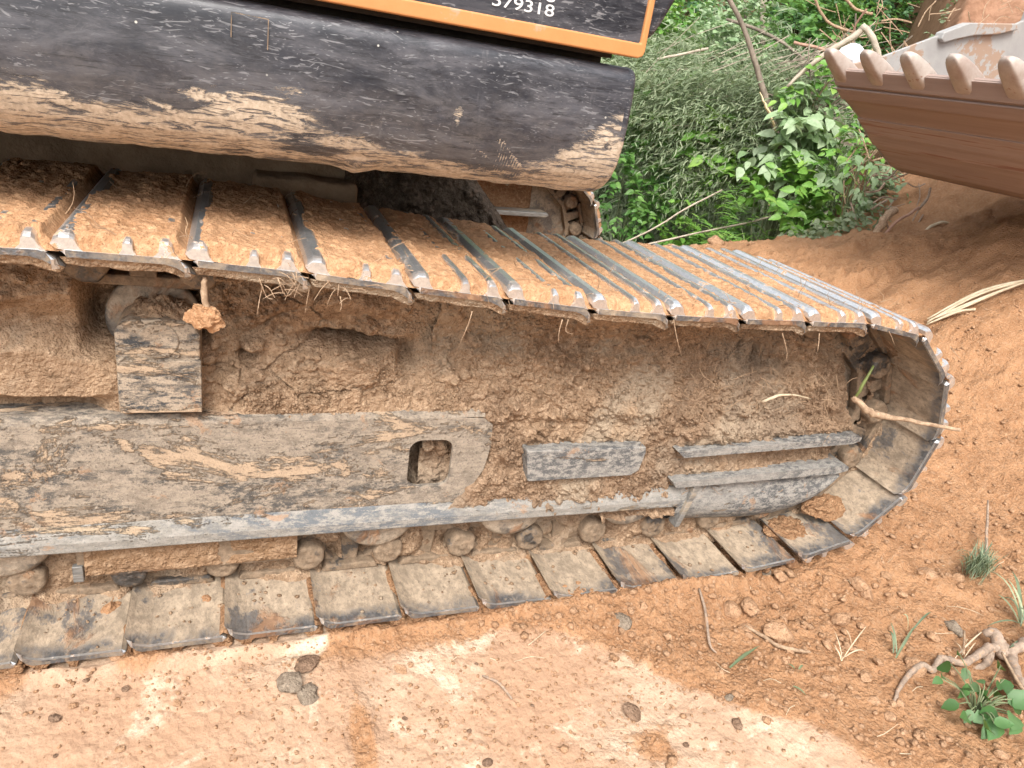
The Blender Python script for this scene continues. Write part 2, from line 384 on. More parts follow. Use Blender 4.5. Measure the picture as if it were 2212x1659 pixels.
def paint_mat():
    """black paint, scratched by branches; 'mud' holds where tan mud has dried on"""
    k = NB('scratched_black_paint'); g = k.geo()
    A = k.attr('mud'); FL = k.attr('film')
    m1 = k.mapp(g, (0.26, 1, 1), (0, 0.10, 0)); n1 = k.noise(m1, 34, 10, 0.80, 0.5); n0 = k.noise(g, 5, 6, 0.6, 0.5)
    n2 = k.noise(g, 120, 5, 0.7)
    base = k.mix(k.ramp(n0, 0.3, 0.7), (.014, .016, .022), (.034, .036, .045))
    haze = k.ramp(k.noise(k.mapp(g, (0.25, 1, 1)), 22, 8, 0.75, 0.6), 0.38, 0.70, 0, 0.6); base = k.mix(haze, base, (.15, .15, .165))
    base = k.mix(k.math('MULTIPLY', FL, k.ramp(k.noise(k.mapp(g, (0.6, 1, 1)), 40, 10, 0.8), 0.38, 0.66)), base, (.13, .12, .115))
    sc = None
    for i, (rot, sx, s, th) in enumerate(((0.10, 0.018, 260, .645), (-0.25, 0.02, 230, .65), (0.60, 0.03, 190, .66), (1.15, 0.035, 160, .68), (-0.9, 0.035, 160, .68), (0.25, 0.012, 330, .63), (-0.05, 0.02, 120, .69))):
        # each set of strokes is bent a little by a slow noise
        w = k.n('ShaderNodeVectorMath', operation='ADD'); k.put(w.inputs[0], k.mapp(g, (sx, 1, 1), (0, rot, 0), (i*3.1, 0, i*1.7)))
        cc = k.n('ShaderNodeTexNoise'); k.put(cc.inputs['Vector'], g); cc.inputs['Scale'].default_value = 5+i; cc.inputs['Detail'].default_value = 2
        wm = k.n('ShaderNodeVectorMath', operation='SCALE'); k.put(wm.inputs[0], cc.outputs['Color']); wm.inputs['Scale'].default_value = 0.06
        k.put(w.inputs[1], wm.outputs[0])
        r = k.noise(w.outputs[0], s, 2.0, 0.5)
        q = k.math('MULTIPLY', k.ramp(r, th+0.0, th+0.07, 0, 0.55), k.ramp(k.noise(g, 9, 3, 0.5, 0.3+.1*i), 0.42, 0.62, 0.15, 1))
        sc = q if sc is None else k.math('MAXIMUM', sc, q)
    base = k.mix(sc, base, (.30, .30, .31))
    dks = k.ramp(k.noise(k.mapp(g, (0.10, 1, 1), (0, 0.18, 0)), 120, 5, 0.7, 1.5), 0.57, 0.63, 0, 0.6); base = k.mix(dks, base, (.012, .012, .014))
    # drips and rubbed marks that run down the plate
    dr = k.ramp(k.noise(k.mapp(g, (1, 1, 0.10)), 26, 5, 0.7), 0.60, 0.74, 0, 0.38); base = k.mix(dr, base, (.20, .195, .20))
    chips = k.ramp(k.vor(g, 24, 'F1'), 0.035, 0.06, 0.8, 0); chips = k.math('MULTIPLY', chips, k.ramp(k.noise(g, 7, 3), 0.5, 0.6)); base = k.mix(chips, base, (.6, .58, .52))
    mud = k.mix(k.ramp(n2, 0.3, 0.7), (.38, .30, .22), (.58, .48, .37))
    mask = k.ramp(k.math('ADD', A, k.math('MULTIPLY', k.math('SUBTRACT', n1, 0.5), 2.6)), 0.42, 0.58)
    dk = k.ramp(k.noise(k.mapp(g, (0.15, 1, 1), (0, -0.12, 0)), 85, 8, 0.78, 1.6), 0.53, 0.58, 0, 0.92)   # twig strokes through the mud
    mask = k.math('MULTIPLY', mask, k.math('SUBTRACT', 1.0, dk))
    c = k.mix(mask, base, mud)
    x = k.n('ShaderNodeRGBToBW'); k.put(x.inputs[0], k.mix(mask, k.mix(sc, (.34,)*3, (.7,)*3), (.95,)*3))
    h = k.math('ADD', k.math('MULTIPLY', mask, 0.8), k.math('MULTIPLY', n1, 0.25))
    return k.fin(c, x.outputs[0], k.bump(h, 0.0016, 0.8), 0, 0.5)
M_paint = paint_mat()

def simple(name, c1, c2, sc=8, rough=0.5, metal=0.0, bd=0.001, stretch=(1, 1, 1), spot=None, th=0.62):
    k = NB(name); g = k.geo(); m = k.mapp(g, stretch)
    n1 = k.noise(m, sc, 7, 0.68, 0.2); n2 = k.noise(m, sc*9, 4, 0.6)
    c = k.mix(k.ramp(n1, 0.3, 0.7), c1, c2)
    if spot: c = k.mix(k.ramp(k.math('ADD', n1, k.math('MULTIPLY', k.math('SUBTRACT', n2, .5), .3)), th, th+0.05, 0, 0.85), c, spot)
    return k.fin(c, rough, k.bump(n2, bd, 0.7), metal, 0.4)
M_orange = simple('orange_paint', (.47, .205, .07), (.54, .25, .095), 4, 0.5, spot=(.42, .30, .20), th=0.60)
M_white = simple('white_lettering', (.62, .62, .62), (.74, .74, .74), 60, 0.6, spot=(.2, .2, .2), th=0.66)
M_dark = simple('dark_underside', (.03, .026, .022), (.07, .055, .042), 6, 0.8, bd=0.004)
M_undermud = simple('muddy_underside', (.24, .17, .11), (.42, .31, .21), 7, 0.9, bd=0.008)
M_bucket = simple('rusty_bucket_plate', (.26, .185, .155), (.37, .285, .245), 4, 0.65, bd=0.001, stretch=(2.2, 0.07, 2.2), spot=(.24, .115, .08), th=0.58)
M_bucket_in = simple('worn_bucket_plate', (.34, .33, .32), (.46, .45, .43), 3.0, 0.5, metal=0.25, spot=(.38, .25, .17), th=0.50)
M_tooth = simple('worn_tooth_steel', (.32, .24, .20), (.50, .44, .39), 5, 0.5, metal=0.2, spot=(.30, .17, .12), th=0.62)
M_rust = simple('rusty_pin', (.42, .20, .11), (.52, .32, .20), 40, 0.8)
M_speck = simple('white_speckled', (.72, .74, .78), (.86, .87, .9), 40, 0.5, spot=(.10, .10, .11), th=0.60)
M_root = simple('root_bark', (.24, .15, .09), (.50, .36, .24), 70, 0.9, bd=0.003)
M_root_grey = simple('grey_root_bark', (.22, .155, .11), (.44, .34, .265), 60, 0.9, bd=0.004, spot=(.42, .24, .13), th=0.56)
M_straw = simple('dry_straw', (.44, .36, .24), (.60, .50, .36), 30, 0.8)
M_straw_dk = simple('dry_root_hair', (.22, .14, .085), (.42, .29, .18), 30, 0.9)
M_bark = simple('branch_bark', (.13, .105, .08), (.27, .22, .17), 14, 0.9, bd=0.006, stretch=(1, 1, 0.4))
M_bark_pale = simple('pale_bark', (.36, .30, .235), (.50, .43, .34), 10, 0.9, bd=0.004)
M_wood = simple('fresh_split_wood', (.62, .46, .26), (.78, .62, .40), 20, 0.7, stretch=(1, 1, 0.2))
M_redroot = simple('red_root_bark', (.30, .17, .12), (.42, .26, .19), 20, 0.9)

def leaf_mat(name, a, b, c3, gloss=0.45, tr=0.35):
    k = NB(name); T = k.attr('tint'); g = k.geo()
    c = k.mix(k.ramp(T, 0.0, 0.6), a, b); c = k.mix(k.ramp(T, 0.6, 1.0), c, c3)
    c = k.mix(k.ramp(k.noise(g, 25, 3), 0.35, 0.7, 0, 0.35), c, tuple(q*0.6 for q in a))
    k.fin(c, gloss, None, 0, 0.45)
    t = k.n('ShaderNodeBsdfTranslucent'); k.put(t.inputs[0], k.mix(0.5, c, (.16, .26, .03)))
    mx = k.n('ShaderNodeMixShader'); mx.inputs[0].default_value = tr
    k.t.links.new(k.b.outputs[0], mx.inputs[1]); k.t.links.new(t.outputs[0], mx.inputs[2]); k.t.links.new(mx.outputs[0], k.out.inputs[0])
    return k.m
M_leaf = leaf_mat('green_leaf', (.08, .20, .045), (.13, .28, .065), (.21, .38, .10))
M_leaf_b = leaf_mat('bright_leaf', (.12, .29, .05), (.20, .40, .07), (.32, .50, .11))
M_leaf_p = leaf_mat('pale_wilted_leaf', (.24, .37, .18), (.34, .47, .25), (.44, .54, .35), 0.5)
M_leaf_g = leaf_mat('grey_green_leaf', (.19, .25, .14), (.28, .34, .20), (.42, .46, .30), 0.55)
M_leaf_d = leaf_mat('dark_leaf', (.05, .13, .05), (.08, .18, .065), (.12, .24, .09))
M_stem = simple('green_stem_bark', (.10, .14, .06), (.20, .22, .12), 20, 0.8)
M_grass = leaf_mat('grey_green_grass', (.11, .15, .09), (.20, .25, .15), (.34, .38, .24), 0.6, 0.2)

# ------------------------------------------------------------------ ground and hillside: one terrain
def terrain_h(x, y, fine=True):
    dx, dy = x-CAM[0], y-CAM[1]
    r = np.hypot(dx, dy); az = np.degrees(np.arctan2(dx, dy))
    zc = np.interp(az, [-180, -60, 5, 20, 28, 35, 41.5, 47.4, 51.5, 55.5, 70, 100, 180], [0, 0, 0, .0, .03, .15, .35, .55, .70, .93, 1.2, .5, 0])
    rise = (.35*np.clip((r-3.0)/2.45, 0, 1)+.65*sst(r, 3.5, 5.45))
    rise = np.where(az > 50, np.maximum(rise, 0), rise)
    h = zc*rise
    crest = 5.5
    fall = sst(r, crest+0.15, 8.2)
    bankw = sst(az+2.2*fbm(x*1.1, y*1.1, 5, 2, .6), 43.6, 47.4)*sst(110-az, 0, 20)
    hill_v = -1.25*fall - (zc*fall) + np.clip(r-8.0, 0, 60)*0.74*(1-0.35*sst(r, 16, 40)) + 0.4*fbm(x*0.35, y*0.35, 3, 77)*sst(r, 7, 9)
    hill_v = np.where(az < 0, hill_v*sst(az, -60, -10), hill_v)
    hill_b = np.clip(r-6.0, 0, 60)*0.62 + (0.25*fbm(x*0.5, y*0.5, 4, 78)+.26*fbm(x*1.8, y*1.8, 6, 79, .6)+.10*domes(x, y, .5, 83, .6)+.05*domes(x+.3, y, .22, 84, .6))*sst(r, 5.6, 7.5)
    h = h+np.where(r > crest, hill_v*(1-bankw)+hill_b*bankw, 0)
    h = h+0.05*fbm(x*0.9, y*0.9, 3, 5)*sst(r, 3.0, 4.6)
    loose = loose_mask(x, y)
    # hard pan: slow swells, shallow cracks
    h = h+0.008*fbm(x*2.2, y*2.2, 4, 11)
    if fine:
        near = 1-sst(r, 6.5, 9)
        w1, w2 = worley(x*7+0.6*fbm(x*6, y*6, 2, 3), y*7, 21); cr = (1-sst(w2-w1, 0.0, 0.035))*sst(vn(x*1.7, y*1.7, 30), 0.45, 0.7)
        h = h-0.004*cr*(1-loose)*near*sst(vn(x*2.1, y*2.1, 31), .5, .8)
        hard = 0.0022*fbm(x*30, y*30, 3, 12)+0.003*fbm(x*70, y*70, 3, 13)+0.006*domes(x, y, 0.018, 40, 0.4)*0.6*sst(vn(x*5, y*5, 41), 0.35, 0.75)
        cl = sst(vn(x*2.6, y*2.6, 91), 0.4, 0.8)
        lo = 0.022*fbm(x*6, y*6, 5, 50)+0.010*fbm(x*22, y*22, 4, 52)+0.030*domes(x, y, 0.085, 60, 0.22)*cl+0.022*domes(x+.31, y-.2, 0.045, 64, 0.40)*cl+0.012*domes(x+.11, y-.7, 0.024, 68, 0.6)+0.008*domes(x-.11, y-.3, 0.0125, 72, 0.8)
        smoothz = sst(vn(x*1.3, y*1.3, 90), 0.45, 0.75)
        lo = lo*(1-0.35*smoothz)*(1+.9*sst(r, 3, 4.5))
        mid = sst(r, 3.0, 4.6)*(.035*domes(x+.5, y, .34, 96, .35)+.035*domes(x, y+.4, .17, 97, .45)+.040*fbm(x*3, y*3, 6, 98)+.03*domes(x, y, .08, 99, .6))*(1-.75*sst(vn(x*.9, y*.9, 94), .5, .75))
        h = h+mid*(1-sst(az, 44, 46)*0)+near*((1-loose)*hard+loose*(lo+0.004))
        # tread marks of the shoes to the right of the machine, and ruts that run along it
        tm = sst(x, 2.15, 2.4)*(1-sst(x, 4.6, 5.2))*sst(y, -0.15, 0.0)*(1-sst(y, 0.9, 1.15))
        ph = (x+0.1*fbm(x*2, y*2, 2, 8))/0.19*2*np.pi*3
        h = h+tm*0.012*np.sin(ph)*(0.35+0.65*vn(x*3, y*3, 14))
        rt = sst(x, 2.3, 3.0)*sst(y, 0.8, 1.5)*(1-sst(r, 5.3, 5.6))
        h = h+rt*0.055*fbm(x*1.2+y*0.5, y*5-x*0.6, 3, 95)
    h = h+(.006+.016*vn(x*13, y*13, 36))*np.exp(-((y+.016)/.014)**2)*(1-sst(x, 1.75, 1.95))
    h = h+0.055*gau(x, y, 2.0, 0.15, 0.35, 0.30)+0.035*gau(x, y, 1.35, -0.02, 0.25, 0.07)
    return h, loose, bankw, r, az
_bx = np.array([-.9, -.6, -.579, -.458, -.389, -.299, -.163, -.03, .10])
_bv = np.array([1.70, 1.56, 1.50, 1.40, 1.27, 1.17, 1.02, .86, .60])
def loose_mask(x, y):
    b = np.interp(y, _bx, _bv)
    e = 0.05*fbm(x*5, y*5, 4, 33)
    L = sst(x-b+e, -0.10, 0.05)
    L = np.maximum(L, sst(y+0.5*e, 0.03, 0.10))
    strip = (1-sst(-y, 0.02, 0.17))*0.75*sst(vn(x*9, y*9, 34), 0.25, 0.6)    # crumbs knocked off beside the shoes
    L = np.maximum(L, strip)
    pt = gau(x, y, 0.42, -0.29, 0.03, 0.12)*0.9+gau(x, y, 1.0, -0.42, 0.12, 0.06)*0.8
    return np.clip(np.maximum(L, pt*sst(vn(x*14, y*14, 35), 0.2, 0.7)), 0, 1)

r1 = 0.85*np.exp(np.arange(0, 470)*0.0045); r2 = r1[-1]*np.exp(np.arange(1, 90)*0.028)
rr = np.concatenate([[0.02, 0.3, 0.6, 0.75], r1, r2])
az = np.concatenate([np.linspace(-180, -30, 40)[:-1], np.linspace(-30, 78, 680), np.linspace(78, 180, 30)[1:]])
RR, AA = np.meshgrid(rr, np.radians(az), indexing='ij')
X = CAM[0]+RR*np.sin(AA); Y = CAM[1]+RR*np.cos(AA)
Z, L, B, R0, A0 = terrain_h(X, Y)
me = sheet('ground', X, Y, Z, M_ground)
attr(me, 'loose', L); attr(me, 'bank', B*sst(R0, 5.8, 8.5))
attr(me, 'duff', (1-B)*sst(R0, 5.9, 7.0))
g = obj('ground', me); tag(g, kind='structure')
g['label'] = 'pink trodden clay passing into loose orange earth and a red bank'

def ground_z(x, y):
    h, *_ = terrain_h(np.array([[x]]), np.array([[y]])); return float(h[0, 0])

# ------------------------------------------------------------------ the excavator
EX = empty('excavator', (0.3, 1.42, 0.0))
tag(EX, 'muddy black and orange excavator standing on steel crawler tracks, seen from beside one track', 'excavator')

# --- track shoes: profile in (s, n), n outwards, swept across the width y
def sweep(prof, ys, shrink=None, closed=True):
    V, F = [], []; k = len(prof)
    for j, y in enumerate(ys):
        for (s, n) in prof:
            if shrink: s2, n2 = shrink(s, n, y)
            else: s2, n2 = s, n
            V.append((s2, y, n2))
    for j in range(len(ys)-1):
        for i in range(k):
            a, b = j*k+i, j*k+(i+1) % k
            F.append((a, b, b+k, a+k))
    F.append(tuple(range(k))[::-1]); F.append(tuple((len(ys)-1)*k+i for i in range(k)))
    return V, F
WID = 0.60
YS = [0, .002, .006, .016, .03, .10, .3, .5, .57, .584, .592, .597, .6]
def endd(y): return min(y, WID-y)
def shr(s, n, y):
    d = endd(y); lim = 0.098-0.016*max(0, 1-d/0.016)**2
    s = max(-0.098+0.010*max(0, 1-d/0.012)**2, min(s, lim)); return s, n
PLATE = [(-.087, .000), (.052, .000), (.070, -.005), (.086, -.012), (.098, -.020), (.100, -.017), (.088, -.004), (.076, .006), (.066, .011), (.045, .011), (-.052, .011), (-.094, .012), (-.096, .007)]
V, F = sweep(PLATE, YS, shr)
def shoe_mesh():
    me = from_bm('track_shoe', V, F, [M_shoe, M_pol])
    mi = []
    for p in me.polygons:
        c = p.center
        mi.append(1 if (0.0001 < endd(c.y) < 0.0055 or (endd(c.y) < 0.02 and c.x > 0.097)) else 0)
    me.polygons.foreach_set('material_index', mi); me.update()
    return me
ME_SHOE = shoe_mesh()
def gr_shr(top):
    def f(s, n, y):
        d = endd(y); k = max(0, 1-d/0.02)
        return s, n-(n-0.010)*0.30*k*k if n > 0.02 else n
    return f
def grouser(prof):
    V, F = sweep(prof, [0.001, .004, .010, .018, .03, .1, .3, .5, .572, .584, .592, .599], gr_shr(0))
    return from_bm('grouser', V, F, [M_pol, M_shoe], bevel=0)
FAT = [(-.101, .0125), (-.108, .020), (-.105, .030), (-.096, .0385), (-.082, .0395), (-.075, .035), (-.071, .022), (-.064, .0112), (-.094, .0118)]
MID = [(-.014, .0112), (-.0095, .018), (-.0085, .033), (-.005, .037), (.002, .037), (.0055, .033), (.0065, .018), (.011, .0112)]
THR = [(.036, .0112), (.043, .018), (.0445, .034), (.048, .0385), (.058, .038), (.063, .032), (.067, .018), (.078, .0075), (.060, .0108)]
ME_G = [grouser(q) for q in (FAT, MID, THR)]
ME_GL = [q.copy() for q in ME_G]
for q in ME_GL: q.materials[0] = M_mud_red; q.name = 'grouser'
# link with its rail, web and foot, seen through its two openings
def link_mesh(y0, y1, flip):
    rail = [(-.100, -.086), (.100, -.086), (.106, -.096), (.098, -.107), (-.098, -.107), (-.106, -.096)]
    foot = [(-.070, -.001), (.070, -.001), (.060, -.020), (-.060, -.020)]
    web = [(-.018, -.018), (.018, -.018), (.024, -.088), (-.024, -.088)]
    P = [prism(rail, y0, y1), prism(foot, y0-.02, y1), prism(web, y0, y1)]
    P.append(cyl((-.088, -.058), .034, y0+.001, y1-.001, 20)); P.append(cyl((.088, -.058), .031, y0+.004, y1+.002, 20))
    P.append(prism([(-.062, -.019), (-.035, -.019), (-.060, -.045)], y0+.002, y1-.002)); P.append(prism([(.062, -.019), (.035, -.019), (.06, -.045)], y0+.002, y1-.002))
    V, F = merge(P); return from_bm('chain_link', V, F, M_link, bevel=0.004, seg=2, smooth=False)
ME_LINK = [link_mesh(.200, .232, 0), link_mesh(.368, .400, 1)]
def boss_mesh(y0, y1, sgn):
    V, F = lathe_y((-.088, -.060), [(0.001, y0+sgn*.004), (.010, y0+sgn*.0025), (.013, y0+sgn*.006), (.024, y0+sgn*.002), (.031, y0+sgn*.003), (.0355, y0+sgn*.009), (.037, y0+sgn*.02), (.036, y1)], 32)
    V = [(x*(1+.06*mnoise.noise(Vector((x, y, z))*50)), y+.004*mnoise.noise(Vector((x, y, z))*70), z+.004*mnoise.noise(Vector((z, x, y))*60)) for (x, y, z) in V]
    return from_bm('pin_boss', V, F, M_link, smooth=True)
ME_BOSS = [boss_mesh(.158, .205, 1), boss_mesh(.442, .395, -1)]

def crust_mesh(seed, cover, lump, fat=1.0):
    """earth lying on a shoe between its grousers, slumped at the ends"""
    s = np.linspace(-.104, .094, 62); y = np.r_[np.linspace(.0015, .06, 30), np.linspace(.064, .5985, 120)]
    s, y = np.meshgrid(s, y, indexing='ij'); ss = s+seed*3.7; yy = y+seed*1.3
    h = .024+cover*.014+(.004+.005*lump)*fbm(ss*14, yy*7, 4, 100+seed)+.0035*fbm(ss*70, yy*70, 3, 140+seed)
    h = h+lump*.004*domes(ss, yy, .03, 120+seed, .4)+.004*domes(ss, yy, .012, 160+seed, .7)
    e = np.minimum(s+.104, .094-s); h = h-0.034*(1-sst(e, -.004, .012+.012*vn(yy*20, yy*0, 9)))
    # bare strips where the grousers have been rubbed clean, most at the outer end
    bare = sst(vn(yy*5, ss*6, 170+seed), .70-.5*(1-cover), .90-.5*(1-cover))
    bare = np.maximum(bare, 1-sst(y+.03*fbm(ss*12, yy*3, 2, 3+seed), .006, .050-.022*cover))
    for (c, w, k_) in ((-.088, .020, fat), (-.001, .009, 1), (.055, .012, 1)):
        g_ = np.exp(-((s-c)/w)**4); h = h-np.clip(np.maximum(bare*k_, (1-cover)*k_*.6 if c < -.05 else 0), 0, 1)*g_*np.maximum(0, h-.024)
    h = np.where((s > .07), np.minimum(h, .036-(s-.07)*1.2), h)
    en = np.minimum(y, .6-y); k_ = 1-sst(en+.004*fbm(ss*40, yy*10, 3, 5), .0, .020); h = h*(1-k_)+.0095*k_
    h = np.where(s < -.092, np.minimum(h, .0125+(s+.104)*2.4), h)
    return sheet('soil_crust', s, y, h, M_crust, flip=True)

# hinge points of the upper run, the idler and the lower run
IC = np.array([1.70, .418]); IR = .352
upx = 0.128+0.19*np.arange(-9, 9)
def upz(x): return np.interp(x, [-1.8, -.6, 0, .2, .4, .6, .78, 1.0, 1.2, 1.64], [.80, .84, .846, .838, .820, .804, .788, .776, .772, .771])
hinges = [(x, float(upz(x))) for x in upx]
a0 = math.atan2(hinges[-1][1]-IC[1], hinges[-1][0]-IC[0]); a1 = -math.pi/2-0.02
for i in range(1, 7):
    a = a0+(a1-a0)*i/6.0
    hinges.append((IC[0]+IR*math.cos(a), IC[1]+IR*math.sin(a)))
lowx = [1.502-.19*i for i in range(0, 18)]
for x in lowx: hinges.append((x, float(np.interp(x, [1.0, 1.3, 1.5, 1.7], [.030, .034, .044, .066]))))
SHOES = []
def under_mesh(seed):
    s = np.linspace(-.097, .098, 60); t = np.linspace(0, 1, 14); s, t = np.meshgrid(s, t, indexing='ij')
    d = .016+.004*fbm(s*20+seed*9, t*2, 3, seed); d = d*sst(np.minimum(s+.097, .098-s), -.004, .010)
    y = .004+.006*np.sin(t*np.pi*.5)+.17*np.clip((t-.7)/.3, 0, 1)+.002*fbm(s*60, t*9, 3, seed+4)
    n = -.0005-np.where(s > .055, (s-.055)*.35, 0)-d*np.clip(t/.7, 0, 1)
    return sheet('underside_mud', s, y, n, M_mud)
UMUD = [under_mesh(i) for i in range(3)]
def gap_mesh(seed):
    s = np.linspace(-.104, -.080, 14); y = np.linspace(.006, .24, 70); s, y = np.meshgrid(s, y, indexing='ij')
    k_ = sst(vn(y*16+seed*5, y*0, seed), .30, .55)
    n = .010-(.012+.010*vn(y*40, s*60, seed+1))*k_*(1-((s+.092)/.014)**2)
    return sheet('gap_soil', s, y, n, M_mud_red)
GAP = [gap_mesh(i) for i in range(4)]
rs = random.Random(4)
CRUSTS = [crust_mesh(i, 1.12, 1.0, .35) for i in range(5)]+[crust_mesh(10+i, .85, .7, .9) for i in range(4)]+[crust_mesh(20+i, .58, .4, 1.25) for i in range(5)]
for i in range(len(hinges)-1):
    p0, p1 = np.array(hinges[i]), np.array(hinges[i+1]); c = (p0+p1)/2; d = (p1-p0)/np.linalg.norm(p1-p0)
    a = math.atan2(-d[1], d[0])          # rotation about y
    top = i < 17; low = i > 24
    o = bpy.data.objects.new('track_shoe', ME_SHOE); COL.objects.link(o); o.parent = EX
    o.matrix_parent_inverse = Matrix.Translation(EX.location).inverted(); o['_local'] = 1
    o.location = (c[0], (rs.uniform(-.0015, .0015)), c[1]); o.rotation_euler = (rs.uniform(-.003, .003), a+rs.uniform(-.012, .012), 0)
    for q in (ME_GL if i > 22 else ME_G): obj('grouser', q, o)
    for q in ME_LINK: obj('chain_link', q, o)
    for q in ME_BOSS: obj('pin_boss', q, o)
    if i <= 19:
        x = c[0]
        if i <= 16: obj('underside_mud', UMUD[i % 3], o)
        if x < .5: cm = CRUSTS[(i*7) % 5]
        elif x < .9: cm = CRUSTS[5+i % 4]
        else: cm = CRUSTS[9+i % 5]
        obj('soil_crust', cm, o)
    if low: obj('gap_soil', GAP[i % 4], o)
    SHOES.append((o, c[0], c[1], i))
del_local = []

# --- the track frame between the two runs
FY = .14
def rrect(x0, x1, z0, z1, r, n=5, sl=0.0):
    P = []
    for (cx, cz, a0_) in ((x1-r, z1-r, 0), (x0+r, z1-r, 90), (x0+r, z0+r, 180), (x1-r, z0+r, 270)):
        for k in range(n+1):
            a = math.radians(a0_+90*k/n); P.append((cx+r*math.cos(a)+sl*(cz-z0), cz+r*math.sin(a)))
    return P
fr = empty('track_frame', (0.2, .14, .19)); fr.parent = EX; fr.matrix_parent_inverse = Matrix.Translation(EX.location).inverted()
outer = [(-1.9, .232), (.66, .232), (.72, .27), (.752, .33), (.762, .40), (.757, .452), (.735, .468), (.66, .474), (-.1, .474), (-1.9, .470)]
V, F = prism(outer, FY, FY+.012, holes=[rrect(.565, .667, .292, .415, .026)])
obj('side_plate', from_bm('side_plate', V, F, M_frame, bevel=0.0012), fr)
# rounded shoulder and the top of the box section
prof = [(FY, .4735), (FY+.004, .4825), (FY+.014, .488), (FY+.035, .489), (FY+.30, .507), (FY+.30, .497), (FY+.035, .479), (FY+.016, .4745)]
V = [(x, y, z) for x in (-1.9, -.7, 0, .4, .735) for (y, z) in prof]; k = len(prof)
F = [(j*k+i, j*k+(i+1) % k, (j+1)*k+(i+1) % k, (j+1)*k+i) for j in range(4) for i in range(k)]+[tuple(range(k)), tuple(4*k+i for i in range(k))]
obj('top_plate', from_bm('top_plate', V, F, M_frame, smooth=False), fr)
# lower flange: a lip that stands proud of the plate and runs on to the idler yoke
prof = [(FY-.001, .245), (FY-.014, .222), (FY-.018, .212), (FY-.018, .190), (FY-.012, .186), (FY+.05, .186), (FY+.05, .200), (FY+.012, .245)]
V = [(x, y, z) for x in (-1.9, -.7, 0, .4, .9, 1.335) for (y, z) in prof]; k = len(prof)
F = [(j*k+i, j*k+(i+1) % k, (j+1)*k+(i+1) % k, (j+1)*k+i) for j in range(5) for i in range(k)]+[tuple(range(k)), tuple(5*k+i for i in range(k))]
obj('bottom_flange', from_bm('bottom_flange', V, F, M_flange, bevel=0.002), fr)
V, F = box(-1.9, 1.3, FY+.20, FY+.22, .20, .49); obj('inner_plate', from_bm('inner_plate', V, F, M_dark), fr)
V, F = box(.50, .75, FY+.014, FY+.19, .425, .44); obj('web', from_bm('web', V, F, M_dark), fr)
V, F = box(.622, .630, FY+.10, FY+.19, .25, .42); obj('web', from_bm('web', V, F, M_dark), fr)
# inside of the opening: caked earth
a_, b_ = np.meshgrid(np.linspace(.50, .74, 60), np.linspace(.24, .43, 50), indexing='ij')
obj('caked_soil', sheet('caked_soil', a_, FY+.13-.25*(.40-b_)+.014*fbm(a_*40, b_*40, 4, 3)-.03*domes(a_, b_, .03, 6, .6), b_, M_mud, flip=True), fr)

# --- idler guard: shelf plates, box plate and the curved yoke plate
def plate_xz(name, pts, y0, y1, mat, bev=.003, par=fr):
    V, F = prism(pts, y0, y1); return obj(name, from_bm(name, V, F, mat, bevel=bev), par)
GY = .112
plate_xz('guard_plate', [(1.275, .372), (1.60, .384), (1.88, .398), (1.900, .392), (1.898, .380), (1.87, .372), (1.60, .362), (1.30, .352)], GY, GY+.16, M_box)
plate_xz('guard_plate', [(1.285, .278), (1.60, .290), (1.87, .298), (1.893, .293), (1.893, .281), (1.86, .273), (1.60, .266), (1.30, .258)], GY, GY+.16, M_box)
plate_xz('box_plate', [(.845, .390), (1.176, .388), (1.180, .370), (1.172, .318), (1.150, .304), (.862, .303)], GY+.004, GY+.05, M_box)
# the yoke plate bulges outwards and tucks in at the bottom
xs = np.linspace(1.33, 1.885, 40); ts = np.linspace(0, 1, 22)
XX, TT = np.meshgrid(xs, ts, indexing='ij')
zb = np.interp(XX, [1.33, 1.5, 1.62, 1.70, 1.76, 1.82, 1.865, 1.885], [.124, .113, .108, .112, .124, .150, .200, .245])
ZZ = .262+(zb-.262)*TT
YY = GY+.028-.016*np.sin(TT*np.pi*.8)+.030*TT**5
me = sheet('yoke_plate', np.concatenate([XX, XX[:, ::-1]], 1), np.concatenate([YY, YY[:, ::-1]+.03], 1), np.concatenate([ZZ, ZZ[:, ::-1]], 1), M_box)
obj('yoke_plate', me, fr)
V, F = prism([(1.335, .124), (1.350, .124), (1.385, .26), (1.365, .26)], GY+.004, GY+.04); obj('yoke_rib', from_bm('yoke_rib', V, F, M_guard, bevel=.002), fr)

# --- rollers
def roller(x, z=.207, n_='track_roller'):
    V, F = lathe_y((x, z), [(.001, .148), (.030, .146), (.034, .152), (.058, .150), (.082, .152), (.092, .160), (.092, .194), (.078, .199), (.075, .24), (.075, .36), (.078, .40), (.089, .405), (.089, .425), (.03, .43)], 40)
    return obj(n_, from_bm(n_, V, F, M_rubber, smooth=True), EX)
for x in (-1.4, -1.055, -.6, -.25, .51, .855, 1.20): roller(x)
rg = empty('roller_guard', (.11, .15, .14)); rg.parent = EX; rg.matrix_parent_inverse = Matrix.Translation(EX.location).inverted()
V, F = prism([(-.12, .19), (.325, .19), (.325, .115), (.31, .100), (-.085, .100), (-.12, .125)], .152, .19); obj('guard_body', from_bm('guard_body', V, F, M_link, bevel=.004), rg)
a_, b_ = np.meshgrid(np.linspace(-.105, .325, 150), np.linspace(.097, .192, 36), indexing='ij')
yy = .150+.006*fbm(a_*9, b_*30, 4, 8)+.003*fbm(a_*50, b_*120, 3, 9)+.010*gau(a_, b_, .17, .15, .012, .05)-.002+.02*(1-sst(np.minimum(b_-.097, .4), 0, .012))
obj('mud_skin', sheet('mud_skin', a_, yy, b_, M_guardmud, flip=True), rg)
V, F = box(-.128, -.108, .146, .160, .094, .135); obj('bracket_end', from_bm('bracket_end', V, F, M_guard, bevel=.002), rg)

